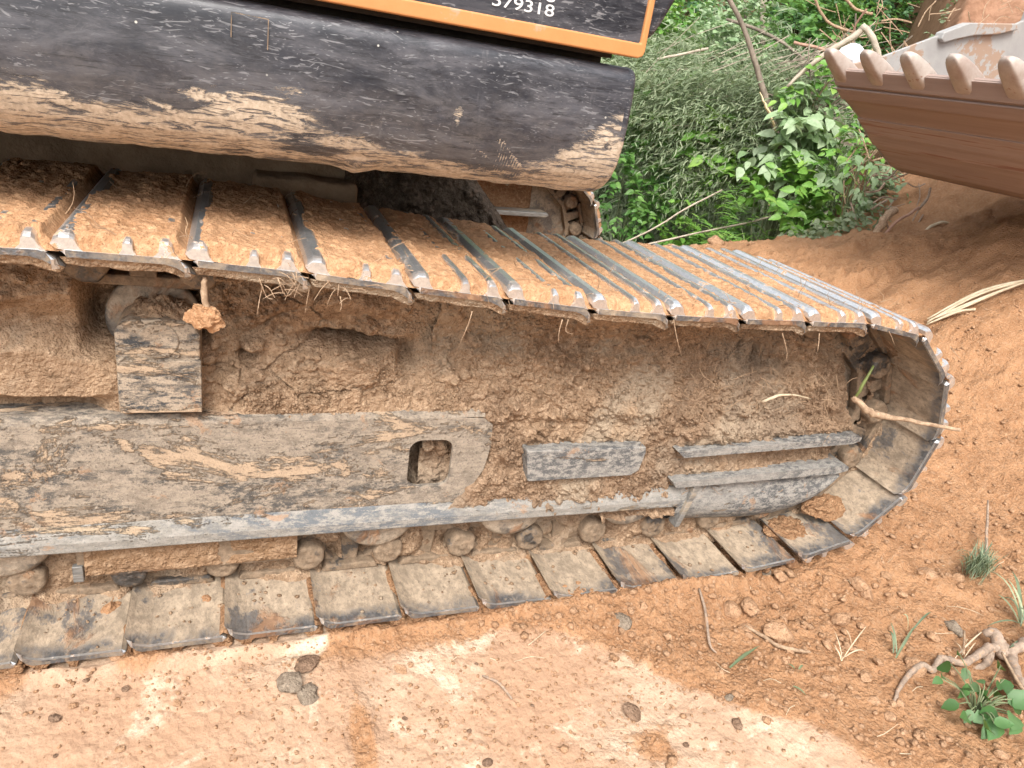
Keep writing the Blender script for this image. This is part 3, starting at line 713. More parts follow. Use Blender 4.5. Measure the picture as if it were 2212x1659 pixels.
cr = empty('carrier_roller', (.055, .16, .66)); cr.parent = EX; cr.matrix_parent_inverse = Matrix.Translation(EX.location).inverted()
P = [(-.016, .505), (.131, .505), (.130, .60), (.130, .664), (.122, .682), (.108, .691), (.074, .697), (.010, .694), (-.006, .686), (-.015, .668)]
V, F = prism(P, .130, .225); obj('bracket', from_bm('bracket', V, F, M_brk, bevel=.006, seg=3), cr)
V, F = prism([(-.013, .505), (.131, .505), (.1315, .615), (.06, .617), (-.014, .618)], .1255, .135); obj('bracket_face', from_bm('bracket_face', V, F, M_brk, bevel=.002), cr)
V, F = lathe_y((.058, .655), [(.001, .1275), (.030, .1275), (.033, .1265), (.035, .1275), (.036, .131)], 40); obj('end_cap', from_bm('end_cap', V, F, M_brk, smooth=True), cr)
V, F = lathe_y((.088, .627), [(.001, .127), (.004, .127), (.0055, .1262), (.0066, .128), (.0066, .131)], 16); obj('plug', from_bm('plug', V, F, M_brk, smooth=True), cr)
V, F = lathe_y((.043, .662), [(.01, .222), (.073, .222), (.078, .223), (.084, .227), (.0865, .234), (.0865, .244), (.076, .250), (.070, .255), (.070, .36), (.085, .37), (.085, .38), (.01, .38)], 64); obj('wheel', from_bm('wheel', V, F, M_rubber, smooth=True), cr)

# mud packed between the links of the lower run
a_, b_ = np.meshgrid(np.linspace(-1.2, 1.75, 620), np.linspace(.028, .19, 44), indexing='ij')
yy = .192-.05*sst(.055-b_, 0, .03)*vn(a_*9, a_*0, 70)+.022*fbm(a_*9, b_*14, 4, 71)-.016*domes(a_, b_, .03, 72, .5)-.008*domes(a_, b_, .013, 76, .7)+.035*sst(fbm(a_*12, b_*12, 2, 79), .1, .5)
o = obj('packed_mud', sheet('packed_mud', a_, yy, b_+.010*sst(a_, 1.3, 1.75), M_mud, flip=True)); tag(o, 'brown mud clogging the chain links of the lower track run', 'mud', kind='stuff')
# --- idler wheel
def idler(name, x, z, yo=0.0):
    V, F = lathe_y((x, z), [(.02, .245+yo), (.06, .235+yo), (.075, .262+yo), (.19, .275+yo), (.215, .262+yo), (.243, .250+yo), (.246, .238+yo), (.264, .236+yo), (.270, .244+yo), (.270, .270+yo), (.250, .275+yo), (.250, .325+yo), (.270, .33+yo), (.270, .355+yo), (.262, .364+yo), (.243, .36+yo), (.215, .338+yo), (.19, .325+yo), (.075, .338+yo), (.06, .365+yo), (.02, .355+yo)], 72)
    return obj(name, from_bm(name, V, F, M_rubber, smooth=True), EX)
idler('idler_wheel', 1.70, .418)

a_, b_ = np.meshgrid(np.linspace(-1.25, 1.25, 240), np.linspace(.262, .347, 40), indexing='ij')
yy = .225-.022*sst(np.abs(b_-.30), .0, .045)+.028*fbm(a_*5, b_*30, 5, 701)-.02*domes(a_*.3, b_, .03, 702, .6)-.008*domes(a_*.3, b_, .011, 706, .7)-.05*sst(b_, .325, .347)*vn(a_*6, a_*0, 703)
o = obj('packed_mud', sheet('packed_mud', IC[0]+b_*np.cos(a_), yy, IC[1]+b_*np.sin(a_), M_mud, flip=False)); tag(o, 'brown mud packed between the idler wheel and the curved shoes', 'mud', kind='stuff')
# --- the far track: copies of the shoes that turn round its idler, its own frame nose
FAR = 2.25
idler('idler_wheel', 1.70, .418, FAR)
for (o, x, z, i) in SHOES:
    if x < .95 or i > 30: continue
    c = o.copy(); COL.objects.link(c); c.location.y = o.location.y+FAR
    for ch in list(o.children):
        d = ch.copy(); COL.objects.link(d); d.parent = c
ff = empty('track_frame', (1.3, FAR+.2, .3)); ff.parent = EX; ff.matrix_parent_inverse = Matrix.Translation(EX.location).inverted()
a_, b_ = np.meshgrid(np.linspace(-.6, 1.80, 150), np.linspace(.20, .74, 50), indexing='ij')
yy = FAR+.19+.35*(b_-.3)*.4+.03*fbm(a_*5, b_*5, 4, 15)-.02*domes(a_, b_, .06, 17, .4)+.3*sst(a_, 1.68, 1.80)**2
obj('caked_soil', sheet('caked_soil', a_, yy, b_, M_mud_red, flip=True), ff)
plate_xz('guard_plate', [(1.42, .52), (1.78, .53), (1.79, .515), (1.775, .505), (1.43, .498)], FAR+.12, FAR+.26, M_guard, par=ff)
plate_xz('guard_plate', [(1.42, .50), (1.46, .50), (1.47, .30), (1.43, .30)], FAR+.125, FAR+.26, M_guard, par=ff)
V, F = box(-1.8, 1.5, FAR+.22, FAR+.42, .2, .52); obj('side_plate', from_bm('side_plate', V, F, M_dark), ff)

# --- carbody between the tracks and the underside of the house
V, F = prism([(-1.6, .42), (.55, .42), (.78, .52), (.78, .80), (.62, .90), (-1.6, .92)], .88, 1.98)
obj('carbody', from_bm('carbody', V, F, M_undermud, bevel=.02), EX)
a_, b_ = np.meshgrid(np.linspace(-1.6, .78, 120), np.linspace(.5, .93, 40), indexing='ij')
obj('carbody_mud', sheet('carbody_mud', a_, .87+.03*fbm(a_*3, b_*5, 4, 25)-.03*domes(a_, b_, .16, 26, .5), b_, M_undermud, flip=True), EX)
V, F = cyl((0, 0), .01, 0, 1, 8)
bm = bmesh.new(); bmesh.ops.create_cone(bm, cap_ends=True, segments=48, radius1=.62, radius2=.62, depth=.12)
for v in bm.verts: v.co += Vector((-.25, 1.42, .97))
me = bpy.data.meshes.new('slew_ring'); bm.to_mesh(me); bm.free(); me.materials.append(M_dark); obj('slew_ring', me, EX)
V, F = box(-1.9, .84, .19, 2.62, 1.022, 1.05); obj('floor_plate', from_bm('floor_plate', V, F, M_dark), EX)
# a muddy bracket under the floor, above the far end of the shoes
xs = np.linspace(.235, .512, 70); th = np.linspace(0, 2*np.pi, 40)
XX, TH = np.meshgrid(xs, th, indexing='ij')
e = np.clip(np.minimum(XX-.235, .512-XX)/.012, 0, 1)**.5
sy = np.sign(np.cos(TH))*np.abs(np.cos(TH))**.45; sz = np.sign(np.sin(TH))*np.abs(np.sin(TH))**.45
w = 1+.10*fbm(XX*14, TH*1.2, 4, 28)
obj('muddy_bracket', sheet('muddy_bracket', XX, .80+.055*sy*e*w, .838+.034*sz*e*w+.008*fbm(XX*9, XX*0, 2, 4), M_undermud, flip=True), EX)

# --- the long black plate at the foot of the house
SX1 = .887; SYF = .05
def side_prof(t):
    """t 0..1 from the top inner edge over the face to the underside: (y, z)"""
    pts = [(SYF+.055, 1.250), (SYF+.028, 1.2515), (SYF+.012, 1.247), (SYF+.003, 1.237), (SYF, 1.222), (SYF-.002, 1.19), (SYF-.003, 1.15), (SYF, 1.11), (SYF+.008, 1.075), (SYF+.024, 1.045), (SYF+.050, 1.022), (SYF+.085, 1.006), (SYF+.125, .999), (SYF+.16, .998)]
    P = np.array(pts); d = np.r_[0, np.cumsum(np.hypot(*np.diff(P, axis=0).T))]; d /= d[-1]
    return np.interp(t, d, P[:, 0]), np.interp(t, d, P[:, 1])
nx, ntt = 620, 120
xs = np.r_[-1.9, -1.5, -1.1, np.linspace(-.7, SX1, nx)]; ts = np.linspace(0, 1, ntt)
XX, TT = np.meshgrid(xs, ts, indexing='ij'); yy, zz = side_prof(TT)
for _ in range(6):      # soften the profile corners
    yy[:, 1:-1] = (yy[:, :-2]+2*yy[:, 1:-1]+yy[:, 2:])/4; zz[:, 1:-1] = (zz[:, :-2]+2*zz[:, 1:-1]+zz[:, 2:])/4
# mud: height on the plate plus patches of their own
low = 1-sst(zz, 1.012, 1.072)
edge = .034*fbm(XX*6, zz*22, 6, 45, .62)+np.interp(XX, [-.7, -.1, .02, .10, .20, .32, .36, .45, .55, .66, .70, .76, .82, .887], [1.10, 1.10, 1.075, 1.10, 1.112, 1.100, 1.08, 1.075, 1.066, 1.045, 1.04, 1.075, 1.13, 1.16])
A = sst(edge+.012-zz, -.035, .045)*.68
A = np.maximum(A, (1-sst(zz, .999, 1.016))*.95)
A = A+.35*gau(XX, zz, .20, 1.085, .085, .022)+.30*gau(XX, zz, .37, 1.055, .06, .010)+.25*gau(XX, zz, .05, 1.055, .08, .010)
A = A-.30*gau(XX, zz, .30, 1.040, .07, .012)-.30*gau(XX, zz, .64, 1.065, .06, .03)-.25*gau(XX, zz, .11, 1.085, .03, .01)
A = A+.6*gau(XX, zz, .563, 1.125, .008, .022)+.5*gau(XX, zz, .545, 1.155, .006, .012)
A = A+.30*fbm(XX*9, zz*34, 5, 44)*sst(A, .05, .3)+.10*sst(vn(XX*7, zz*12, 46), .72, .85)
# the fern print
def fern(x0, z0, x1, z1, n, ln):
    out = np.zeros_like(XX)
    dx, dz = x1-x0, z1-z0; Ls = math.hypot(dx, dz)
    u = ((XX-x0)*dx+(zz-z0)*dz)/Ls; v = (-(XX-x0)*dz+(zz-z0)*dx)/Ls
    out = np.where((u > 0) & (u < Ls) & (np.abs(v) < .0016), 1, out)
    tt = u/Ls; ph = (u+v*0.75)*n/Ls; st = (np.abs((ph % 1)-.5) > .30)
    return np.maximum(out, np.where((u > -.01) & (u < Ls) & (v < 0) & (v > -ln*np.sin(np.clip(tt, 0.02, 1)*np.pi)**.6) & st, .9, 0))
A = np.maximum(A, fern(.655, 1.092, .725, 1.030, 13, .045)*(.50+.12*vn(XX*60, zz*60, 63))); A = np.maximum(A, fern(.600, 1.080, .650, 1.050, 7, .02)*.5)
bul = .010*fbm(XX*4, XX*0+2, 3, 60)
zz2 = zz+np.where(zz < 1.03, (.0035*fbm(XX*30, XX*0, 4, 61)-.010*gau(XX, zz, .405, 1.0, .022, .03)), 0)
me = sheet('side_skirt', XX, yy, zz2, M_paint, flip=True)
attr(me, 'mud', A); attr(me, 'film', np.clip(.25+.75*sst(1.20+.04*fbm(XX*4, zz*8, 3, 62)-zz, 0, .12), 0, 1)*.5)
sk = obj('side_skirt', me, EX)
# end of the plate: the section closed, its corner rounded over
tt = np.linspace(0, 1, 60); py, pz = side_prof(tt)
V = []; F = []; cy, cz = SYF+.10, 1.12
steps = [(0, 1.0), (.006, .998), (.011, .99), (.014, .975), (.015, .95), (.015, 0.02)]
for (dx, sc) in steps:
    for q in range(60): V.append((SX1+dx-.0, cy+(py[q]-cy)*sc, cz+(pz[q]-cz)*sc))
for j in range(len(steps)-1):
    for q in range(59): F.append((j*60+q, j*60+q+1, (j+1)*60+q+1, (j+1)*60+q))
me = from_bm('skirt_end', V, F, M_paint, smooth=True); attr(me, 'mud', [0.75 if v.co.z < 1.12 else .25 for v in me.vertices]); obj('skirt_end', me, sk)
V, F = tube([(SX1+.005, .11, 1.20), (SX1+.028, .12, 1.198), (SX1+.030, .125, 1.18), (SX1+.01, .13, 1.172)], .007, 8); obj('hook', from_bm('hook', V, F, M_guard, smooth=True), sk)
# thin welded decal outline near the top edge
q = [up(500, 26, 1, SYF-.004), up(580, 42, 1, SYF-.004), up(578, 108, 1, SYF-.004), up(499, 80, 1, SYF-.004)]
V, F = merge([tube([q[0], q[1]], .0009, 4, sub=1), tube([q[1], q[2]], .0009, 4, sub=1), tube([q[0], q[3]], .0009, 4, sub=1)])
obj('decal_outline', from_bm('decal_outline', V, F, M_link), sk)

# --- house side: black panel in an orange frame
hp = empty('house_side', (.4, .05, 1.27)); hp.parent = EX; hp.matrix_parent_inverse = Matrix.Translation(EX.location).inverted()
bx0, bx1, bz0 = -1.9, .903, 1.2685
xs = np.linspace(-.3, .893, 60); zs = np.linspace(1.290, 1.95, 30); a_, b_ = np.meshgrid(xs, zs, indexing='ij')
me = sheet('black_panel', a_, a_*0+.050, b_, M_paint, flip=True); attr(me, 'mud', a_*0+.02); obj('black_panel', me, hp)
V, F = prism([(-.3, bz0), (bx1-.012, bz0), (bx1-.003, bz0+.004), (bx1, bz0+.012), (bx1, 1.95), (bx1-.012, 1.95), (bx1-.012, bz0+.025), (-.3, bz0+.0245)], .043, .075)
obj('orange_trim', from_bm('orange_trim', V, F, M_orange, bevel=.003, seg=3), hp)
V, F = prism([(.84, 1.29), (.93, 1.305), (.945, 1.33), (.985, 1.42), (.995, 1.95), (.84, 1.95)], .078, .14)
me = from_bm('rear_panel', V, F, M_paint, bevel=.012, seg=3); attr(me, 'mud', [.2]*len(me.vertices)); obj('rear_panel', me, hp)
V, F = box(-.3, .86, .09, 2.6, 1.262, 1.95); me = from_bm('house_body', V, F, M_dark); obj('house_body', me, hp)
V, F = box(-1.9, .86, .135, 2.6, 1.05, 1.262); obj('recess', from_bm('recess', V, F, M_dark), hp)
def text(s, x_right, z_base, h, y):
    cu = bpy.data.curves.new('lettering', 'FONT'); cu.body = s; cu.align_x = 'RIGHT'; cu.size = 1.0; cu.extrude = 0.0; cu.offset = 0.006
    o = bpy.data.objects.new('t', cu); COL.objects.link(o); bpy.context.view_layer.update()
    me = bpy.data.meshes.new_from_object(o.evaluated_get(bpy.context.evaluated_depsgraph_get())); bpy.data.objects.remove(o)
    co = np.empty(len(me.vertices)*3, dtype=np.float32); me.vertices.foreach_get('co', co); co = co.reshape(-1, 3)
    hh = co[:, 1].max()-co[:, 1].min(); sc = h/hh
    nx_ = x_right+(co[:, 0]-co[:, 0].max())*sc*1.5; nz = z_base+(co[:, 1]-co[:, 1].min())*sc
    co2 = np.stack([nx_, np.full_like(nx_, y), nz], 1).astype(np.float32); me.vertices.foreach_set('co', co2.ravel()); me.update()
    me.materials.clear(); me.materials.append(M_white); me.name = 'lettering'
    return obj('lettering', me, hp)
text('579318', .7135, 1.3085, .0185, .0485)
text('18', .7120, 1.3305, .0185, .0485)

def rock_mesh(seed, sub=2, rough=.35, flat=.7):
    bm = bmesh.new(); bmesh.ops.create_icosphere(bm, subdivisions=sub, radius=1.0)
    off = Vector((seed*7.3, seed*3.1, seed*1.7)); rnd = random.Random(seed)
    pl = [(Vector((rnd.uniform(-1, 1), rnd.uniform(-1, 1), rnd.uniform(-1, 1))).normalized(), rnd.uniform(.55, .85)) for _ in range(7)]
    for v in bm.verts:
        d = v.co.normalized(); r = 1+rough*mnoise.fractal(d*1.3+off, .8, 2.0, 4)
        p = d*r
        for nrm, q in pl:
            e = p.dot(nrm)-q
            if e > 0: p -= nrm*e*.85
        p += d*.05*mnoise.noise(d*9+off)
        p.z *= flat; v.co = p
    me = bpy.data.meshes.new('soil_clod'); bm.to_mesh(me); bm.free(); return me
# ------------------------------------------------------------------ packed mud on and round the frame
nx, nz = 560, 190
a_, b_ = np.meshgrid(np.linspace(-1.2, .80, nx), np.linspace(.470, .80, nz), indexing='ij')
yy = .165+.30*(b_-.50)-.085*sst(b_, .66, .74)
yy = yy+.03*fbm(a_*3.5, b_*5, 5, 200)-.006*fbm(a_*40, b_*40, 4, 210)
yy = yy-.045*gau(a_, b_, -.20, .60, .115, .085)*(1+.1*fbm(a_*8, b_*8, 2, 1))-.035*gau(a_, b_, -.10, .575, .10, .05)      # smooth lobes at the left
yy = yy+.05*(1-sst(b_, .50, .54))*(1-sst(a_, -.1, .0))
rgh = sst(fbm(a_*5, b_*5, 3, 220), -.15, .25)
yy = yy-.034*domes(a_, b_, .042, 230, .5)*rgh-.018*domes(a_+.3, b_, .02, 234, .7)*rgh-.008*domes(a_+.1, b_+.3, .010, 238, .7)*rgh
yy = yy+.055*gau(a_, b_, .215, .597, .018, .012)+.09*gau(a_, b_, .47, .632, .06, .014)+.08*gau(a_, b_, .39, .642, .05, .012)+.06*gau(a_, b_, .55, .60, .02, .03)-.05*gau(a_, b_, .44, .585, .05, .030)-.03*gau(a_, b_, .52, .66, .06, .02)
w1, w2 = worley(a_*9+.5*fbm(a_*8, b_*8, 3, 2), b_*9, 240); yy = yy+.010*(1-sst(w2-w1, 0, .05))*sst(vn(a_*4, b_*4, 241), .5, .7)
yy = yy+.03*gau(a_, b_, .17, .60, .03, .09)+.08*sst(-np.abs(a_-.055)+.085, 0, .02)*0
yy = yy+.11*sst(.12-np.abs(a_-.035), 0, .03)*sst(b_, .60, .66)
yy = np.where(b_ > .665, np.minimum(np.maximum(yy, .11), .30), np.maximum(yy, .150))
mud = sheet('packed_mud', a_, yy, b_, M_mud, flip=True); MUDA = (a_, yy, b_, (fbm(a_*5, b_*5, 3, 601) > .02) & (a_ > .12) & (b_ < .76))
o = obj('packed_mud', mud); tag(o, 'brown packed mud lying on the track frame round the carrier roller bracket', 'mud', kind='stuff')

a_, b_ = np.meshgrid(np.linspace(.60, 1.935, 480), np.linspace(.150, .775, 260), indexing='ij')
yy = .146+.23*np.clip(b_-.40, 0, 1)-.075*sst(b_, .64, .74)*(1-sst(a_, 1.5, 1.7))
yy = yy+.018*fbm(a_*4, b_*5, 4, 300)
yy = yy+.10*np.clip(a_-1.62, 0, 1)*sst(b_, .42, .6)
edge_x = np.interp(b_, [.15, .20, .25, .30, .35, .40, .45, .50, .60, .80], [.66, .60, .66, .715, .735, .735, .70, .63, .55, .50])
beh = 1-sst(a_-edge_x+.02*fbm(a_*16, b_*16, 3, 5), -.006, .030)
yy = yy+.05*beh-.012*sst(b_, .44, .47)*(1-beh)
shelf = gau(a_, b_, 1.6, .33, .36, .03); yy = yy+.012*shelf-.02*sst(a_, 1.28, 1.34)*gau(a_, b_*1, 1.6, .415, 9, .03)
ctr = (1-sst(b_, .30, .33))*sst(b_, .20, .23)*(1-sst(a_, 1.2, 1.32)); yy = yy-.012*ctr
rgh = .35+.65*sst(fbm(a_*3, b_*4, 3, 310), -.3, .2)
rgh = rgh*(1-.6*gau(a_, b_, 1.28, .52, .16, .05))
yy = yy-(.026*domes(a_, b_, .034, 320, .45)+.014*domes(a_+.3, b_, .017, 324, .75)+.0075*domes(a_+.1, b_+.3, .009, 328, .8))*rgh
yy = yy-.005*fbm(a_*50, b_*50, 3, 330)
for (cx, cz, sx, sz, d) in ((1.50, .62, .02, .03, .05), (1.56, .60, .07, .015, .03), (1.44, .64, .012, .03, .04), (1.66, .66, .03, .03, -.03), (1.70, .56, .05, .06, -.02), (.83, .60, .06, .05, -.012)):
    yy = yy+d*gau(a_, b_, cx, cz, sx, sz)
xm = np.interp(b_, [.15, .25, .30, .36, .40, .44, .52, .60, .66, .72, .78], [1.86, 1.87, 1.885, 1.885, 1.895, 1.893, 1.875, 1.85, 1.82, 1.79, 1.76])
t = np.clip((a_-xm+.05)/.05, 0, 2.5); yy = yy+.05*t**2.2
yy = np.maximum(yy, .095)
keep = (a_ < xm+.03) & (yy < .5) & ((b_ > .262) | (a_ < 1.36)) & ((b_ > .182+.008*fbm(a_*20, a_*0, 2, 4)) | ((a_ > 1.10) & (a_ < 1.335) & (b_ > .150)))
o = obj('packed_mud', sheet('packed_mud', a_, yy, b_, M_mud, flip=True, keep=keep))
tag(o, 'crumbly orange brown mud caked over the idler guard at the track front', 'mud', kind='stuff')

def crumbs_on(XA, YA, ZA, ok, n, seed, rmin, rmax, mat, label, dn=(0, -1, 0)):
    rng_ = np.random.default_rng(seed); b = rock_mesh(62, 1, .3, .9); co = np.empty(len(b.vertices)*3, dtype=np.float32); b.vertices.foreach_get('co', co); co = co.reshape(-1, 3)
    f = np.empty(len(b.polygons)*3, dtype=np.int32); b.polygons.foreach_get('vertices', f); f = f.reshape(-1, 3)
    idx = np.where(ok.ravel())[0]; idx = rng_.choice(idx, n); P_ = np.stack([XA.ravel()[idx], YA.ravel()[idx], ZA.ravel()[idx]], 1)
    r = rmin+(rmax-rmin)*rng_.random(n)**4; P_ = P_+np.array(dn)*r[:, None]*.2+rng_.normal(0, .001, (n, 3)); an = rng_.random(n)*6.28; ca, sa = np.cos(an)[:, None], np.sin(an)[:, None]
    x, y, z = [co[None, :, i]*r[:, None] for i in range(3)]
    V_ = np.stack([x*ca-z*sa+P_[:, 0:1], y+P_[:, 1:2], x*sa+z*ca+P_[:, 2:3]], -1).reshape(-1, 3); F_ = (f[None]+(np.arange(n)*len(co))[:, None, None]).reshape(-1, 3)
    return tag(obj('mud_crumbs', mesh('mud_crumbs', V_, F_, mat)), label, 'soil', kind='stuff')
crumbs_on(*MUDA, 6000, 2, .0011, .0055, M_mud, 'granular crumbs stuck on the mud above the track frame')
cb = keep & (b_ > .2) & (fbm(a_*6, b_*6, 4, 600) > -.12)
crumbs_on(a_, yy, b_, cb, 15000, 1, .0011, .0060, M_mud, 'granular crumbs stuck over the mud of the idler guard')
# dark heap between the tracks under the plate
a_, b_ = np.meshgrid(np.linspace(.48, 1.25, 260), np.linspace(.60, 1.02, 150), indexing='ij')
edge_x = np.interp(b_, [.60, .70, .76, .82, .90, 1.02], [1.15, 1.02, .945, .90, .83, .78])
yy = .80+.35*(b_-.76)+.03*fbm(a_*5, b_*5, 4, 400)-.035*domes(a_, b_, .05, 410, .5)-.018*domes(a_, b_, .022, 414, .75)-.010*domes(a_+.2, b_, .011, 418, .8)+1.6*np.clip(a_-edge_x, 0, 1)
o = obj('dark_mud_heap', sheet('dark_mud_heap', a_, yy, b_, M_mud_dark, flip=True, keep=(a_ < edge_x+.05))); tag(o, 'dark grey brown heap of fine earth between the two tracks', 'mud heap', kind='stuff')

# soil on the inner faces of the lower front shoes, heaped in their corners
def heap(name, cx, cy, cz, sx, sy, sz, seed, mat, label):
    u, v = np.meshgrid(np.linspace(0, 2*np.pi, 70), np.linspace(0, np.pi/2+.3, 40), indexing='ij')
    r = 1+.20*fbm(u*1.6, v*2.2, 3, seed)
    X_ = cx+sx*np.cos(u)*np.sin(v)*r; Y_ = cy+sy*np.sin(u)*np.sin(v)*r; Z_ = cz+sz*np.cos(v)*r
    Z_ = Z_+.010*domes(X_, Y_, .022, seed, .7)+.006*domes(X_, Y_, .010, seed+7, .8)+.004*fbm(X_*60, Y_*60, 3, seed)
    o = obj(name, sheet(name, X_, Y_, Z_, mat, flip=True)); tag(o, label, 'soil', kind='stuff'); return o
heap('crumbled_soil', .062, .185, .675, .062, .055, .040, 503, M_mud, 'lump of brown soil lying on top of the carrier roller bracket')
heap('crumbled_soil', 1.885, .13, .135, .085, .055, .035, 501, M_mud_red, 'red crumbled soil lying inside the lowest curved track shoe')
heap('crumbled_soil', 1.78, .12, .065, .10, .07, .028, 502, M_mud_red, 'small spill of red soil on the front lower track shoes')

# ------------------------------------------------------------------ clods
rm = {}
for mname, mt in (('o', M_clod), ('g', M_clod_grey), ('d', M_clod_dark)):
    rm[mname] = []
    for i in range(5):
        me = rock_mesh(i+1, 3); me.materials.append(mt)
        me.polygons.foreach_set('use_smooth', np.ones(len(me.polygons), dtype=bool)); rm[mname].append(me)
rk = random.Random(12)
def gp(u, v, dz=0.0):
    """where the picture point meets the real terrain"""
    d = np.array([(u-CX)/FPX, -(v-CY)/FPX, 1.0]) @ MB; t = np.linspace(.9, 9, 500)
    P_ = CAM[None]+t[:, None]*d[None]; h = terrain_h(P_[:, 0][None], P_[:, 1][None], False)[0][0]
    k = int(np.argmax(P_[:, 2] < h)); p = P_[k]; z = ground_z(p[0], p[1])
    return np.array([p[0], p[1], z+dz])
def clod(u, v, px, kind, label, group=None, flat=1.0):
    p = gp(u, v); d = np.linalg.norm(p-CAM); r = px/2*d/FPX
    o = obj('soil_clod', rk.choice(rm[kind])); o.location = (p[0], p[1], p[2]+r*.25); o.rotation_euler = (rk.uniform(-.3, .3), rk.uniform(-.3, .3), rk.uniform(0, 6.28))
    o.scale = (r, r*rk.uniform(.75, 1), r*flat*rk.uniform(.8, 1)); tag(o, label, 'clod', group)
clod(628, 1488, 60, 'g', 'larger grey clod of a pair on the pale clay', flat=.6)
clod(662, 1512, 50, 'g', 'smaller grey clod touching the larger grey one', flat=.5)
clod(664, 1441, 52, 'd', 'brown clod just behind the pair of grey clods', flat=.6)
clod(1578, 1322, 48, 'o', 'round orange clod lying nearest the lower track shoes', flat=.9)
clod(1610, 1326, 44, 'o', 'darker lump leaning on the round orange clod near the shoes', flat=.9)
clod(1676, 1379, 66, 'o', 'largest rounded orange clod beside the fallen twig')
clod(1365, 1548, 44, 'd', 'flat dark crumbling clod on bare clay below the track', flat=.5)
clod(1590, 1567, 26, 'd', 'small round dark clod near the pale clay edge')
clod(1345, 1355, 40, 'g', 'grey green clod in crumbs close to the shoes', flat=.6)
clod(1850, 1270, 46, 'o', 'blocky orange clod standing in front of the wiry grass tuft')
clod(1806, 1356, 40, 'o', 'pointed orange clod in the middle of the loose soil')
clod(1868, 1283, 42, 'o', 'tilted orange clod with a dark cavity beneath it')
clod(2000, 1244, 40, 'o', 'flat topped clod below the wiry grass tuft', flat=.7)
clod(1655, 1235, 26, 'g', 'pale elongated chip standing against the last flat shoe')
clod(1680, 1242, 18, 'g', 'small pale pebble beside the pale chip at the shoe', flat=.9)
clod(1570, 1518, 22, 'g', 'cream rounded pebble on the trodden clay')
clod(2060, 1365, 40, 'g', 'pale whitish clod between the grass blades')
clod(1975, 1452, 44, 'o', 'angular orange clod left of the gnarled root')
clod(2180, 1520, 46, 'o', 'clod half hidden behind the leafy seedling')
clod(118, 1560, 26, 'd', 'brown flake on the clay near the left edge', flat=.4)
clod(255, 1425, 40, 'o', 'flaky brown clod just below the second track shoe', flat=.5)
clod(1545, 531, 38, 'o', 'pointed block of orange earth sitting on the ridge crest')
clod(1500, 545, 26, 'o', 'small block of earth left of the pointed one on the ridge')
clod(1620, 534, 16, 'o', 'lone round clod on the ridge crest')
clod(1052, 1650, 22, 'd', 'dark lump at the bottom of the clay patch', flat=.7)
G1 = 'small soil clods scattered on the ground'
for i in range(46):     # alike clods in the loose soil
    u = rk.uniform(1380, 2200); v = rk.uniform(1215, 1640)
    if v > 1400+(u-1400)*.75 or v < 1300-(u-1380)*.22+8: continue
    clod(u, v, rk.uniform(16, 34), 'o', 'crumbly orange clod scattered among others on the loose soil', G1, rk.uniform(.6, .9))
for i in range(16):
    u = rk.uniform(60, 1500); v = rk.uniform(1440, 1650)
    clod(u, v, rk.uniform(8, 20), rk.choice('do'), 'small flat brown crumb on the pale clay', 'brown crumbs on the pale clay', rk.uniform(.4, .7))
clod(865, 1455, 30, 'o', 'flat brown flake beside two others on the clay', flat=.35)
# finer crumbs: one mass
def scatter(name, n, gen, rmin, rmax, mats, sub, seed, label, power=2.5):
    rng = np.random.default_rng(seed); bs = [rock_mesh(50+i, sub, .3, .75) for i in range(4)]
    bv, bf = [], []
    for b in bs:
        co = np.empty(len(b.vertices)*3, dtype=np.float32); b.vertices.foreach_get('co', co); bv.append(co.reshape(-1, 3))
        f = np.empty(len(b.polygons)*3, dtype=np.int32); b.polygons.foreach_get('vertices', f); bf.append(f.reshape(-1, 3))
    P = gen(rng, n); n = len(P); h, *_ = terrain_h(P[:, 0][None], P[:, 1][None]); h = h[0]
    r = rmin+(rmax-rmin)*rng.random(n)**power; an = rng.random(n)*6.28; k = rng.integers(0, 4, n)
    Vs, Fs, off, mi = [], [], 0, []
    for j in range(4):
        idx = np.where(k == j)[0]; b = bv[j]; ca, sa = np.cos(an[idx])[:, None], np.sin(an[idx])[:, None]
        x = b[None, :, 0]*r[idx, None]; y = b[None, :, 1]*r[idx, None]*.85; z = b[None, :, 2]*r[idx, None]*.8
        VV = np.stack([x*ca-y*sa+P[idx, 0][:, None], x*sa+y*ca+P[idx, 1][:, None], z+h[idx][:, None]+r[idx, None]*.2], -1)
        FF = bf[j][None]+off+(np.arange(len(idx))*len(b))[:, None, None]
        mi.append(np.repeat(rng.integers(0, len(mats), len(idx)), len(bf[j])))
        Vs.append(VV.reshape(-1, 3)); Fs.append(FF.reshape(-1, 3)); off += len(idx)*len(b)
    me = mesh(name, np.concatenate(Vs), np.concatenate(Fs), mats, False, np.concatenate(mi))
    return tag(obj(name, me), label, 'soil', kind='stuff')
def gen_loose(rng, n):
    x = rng.uniform(.7, 4.2, n*3); y = rng.uniform(-.9, 1.6, n*3); L_ = loose_mask(x[None], y[None])[0]
    d = np.hypot(x-CAM[0], y-CAM[1]); ok = (rng.random(n*3) < L_*(1.6/d)**1.2) & ~((x < 2.0) & (y > -.02)); return np.stack([x, y], 1)[ok][:n]
def gen_hard(rng, n):
    x = rng.uniform(-.6, 1.7, n*2); y = rng.uniform(-.75, -.01, n*2); c = vn(x[None]*3.2, y[None]*3.2, 88)[0]
    edge = np.exp(-np.abs(y+.03)/.07)+.9*np.exp(-((x-1.05)/.3)**2-((y+.25)/.14)**2)
    ok = rng.random(n*2) < np.clip(.12+.5*(c > .55)+edge, 0, 1); return np.stack([x, y], 1)[ok][:n]
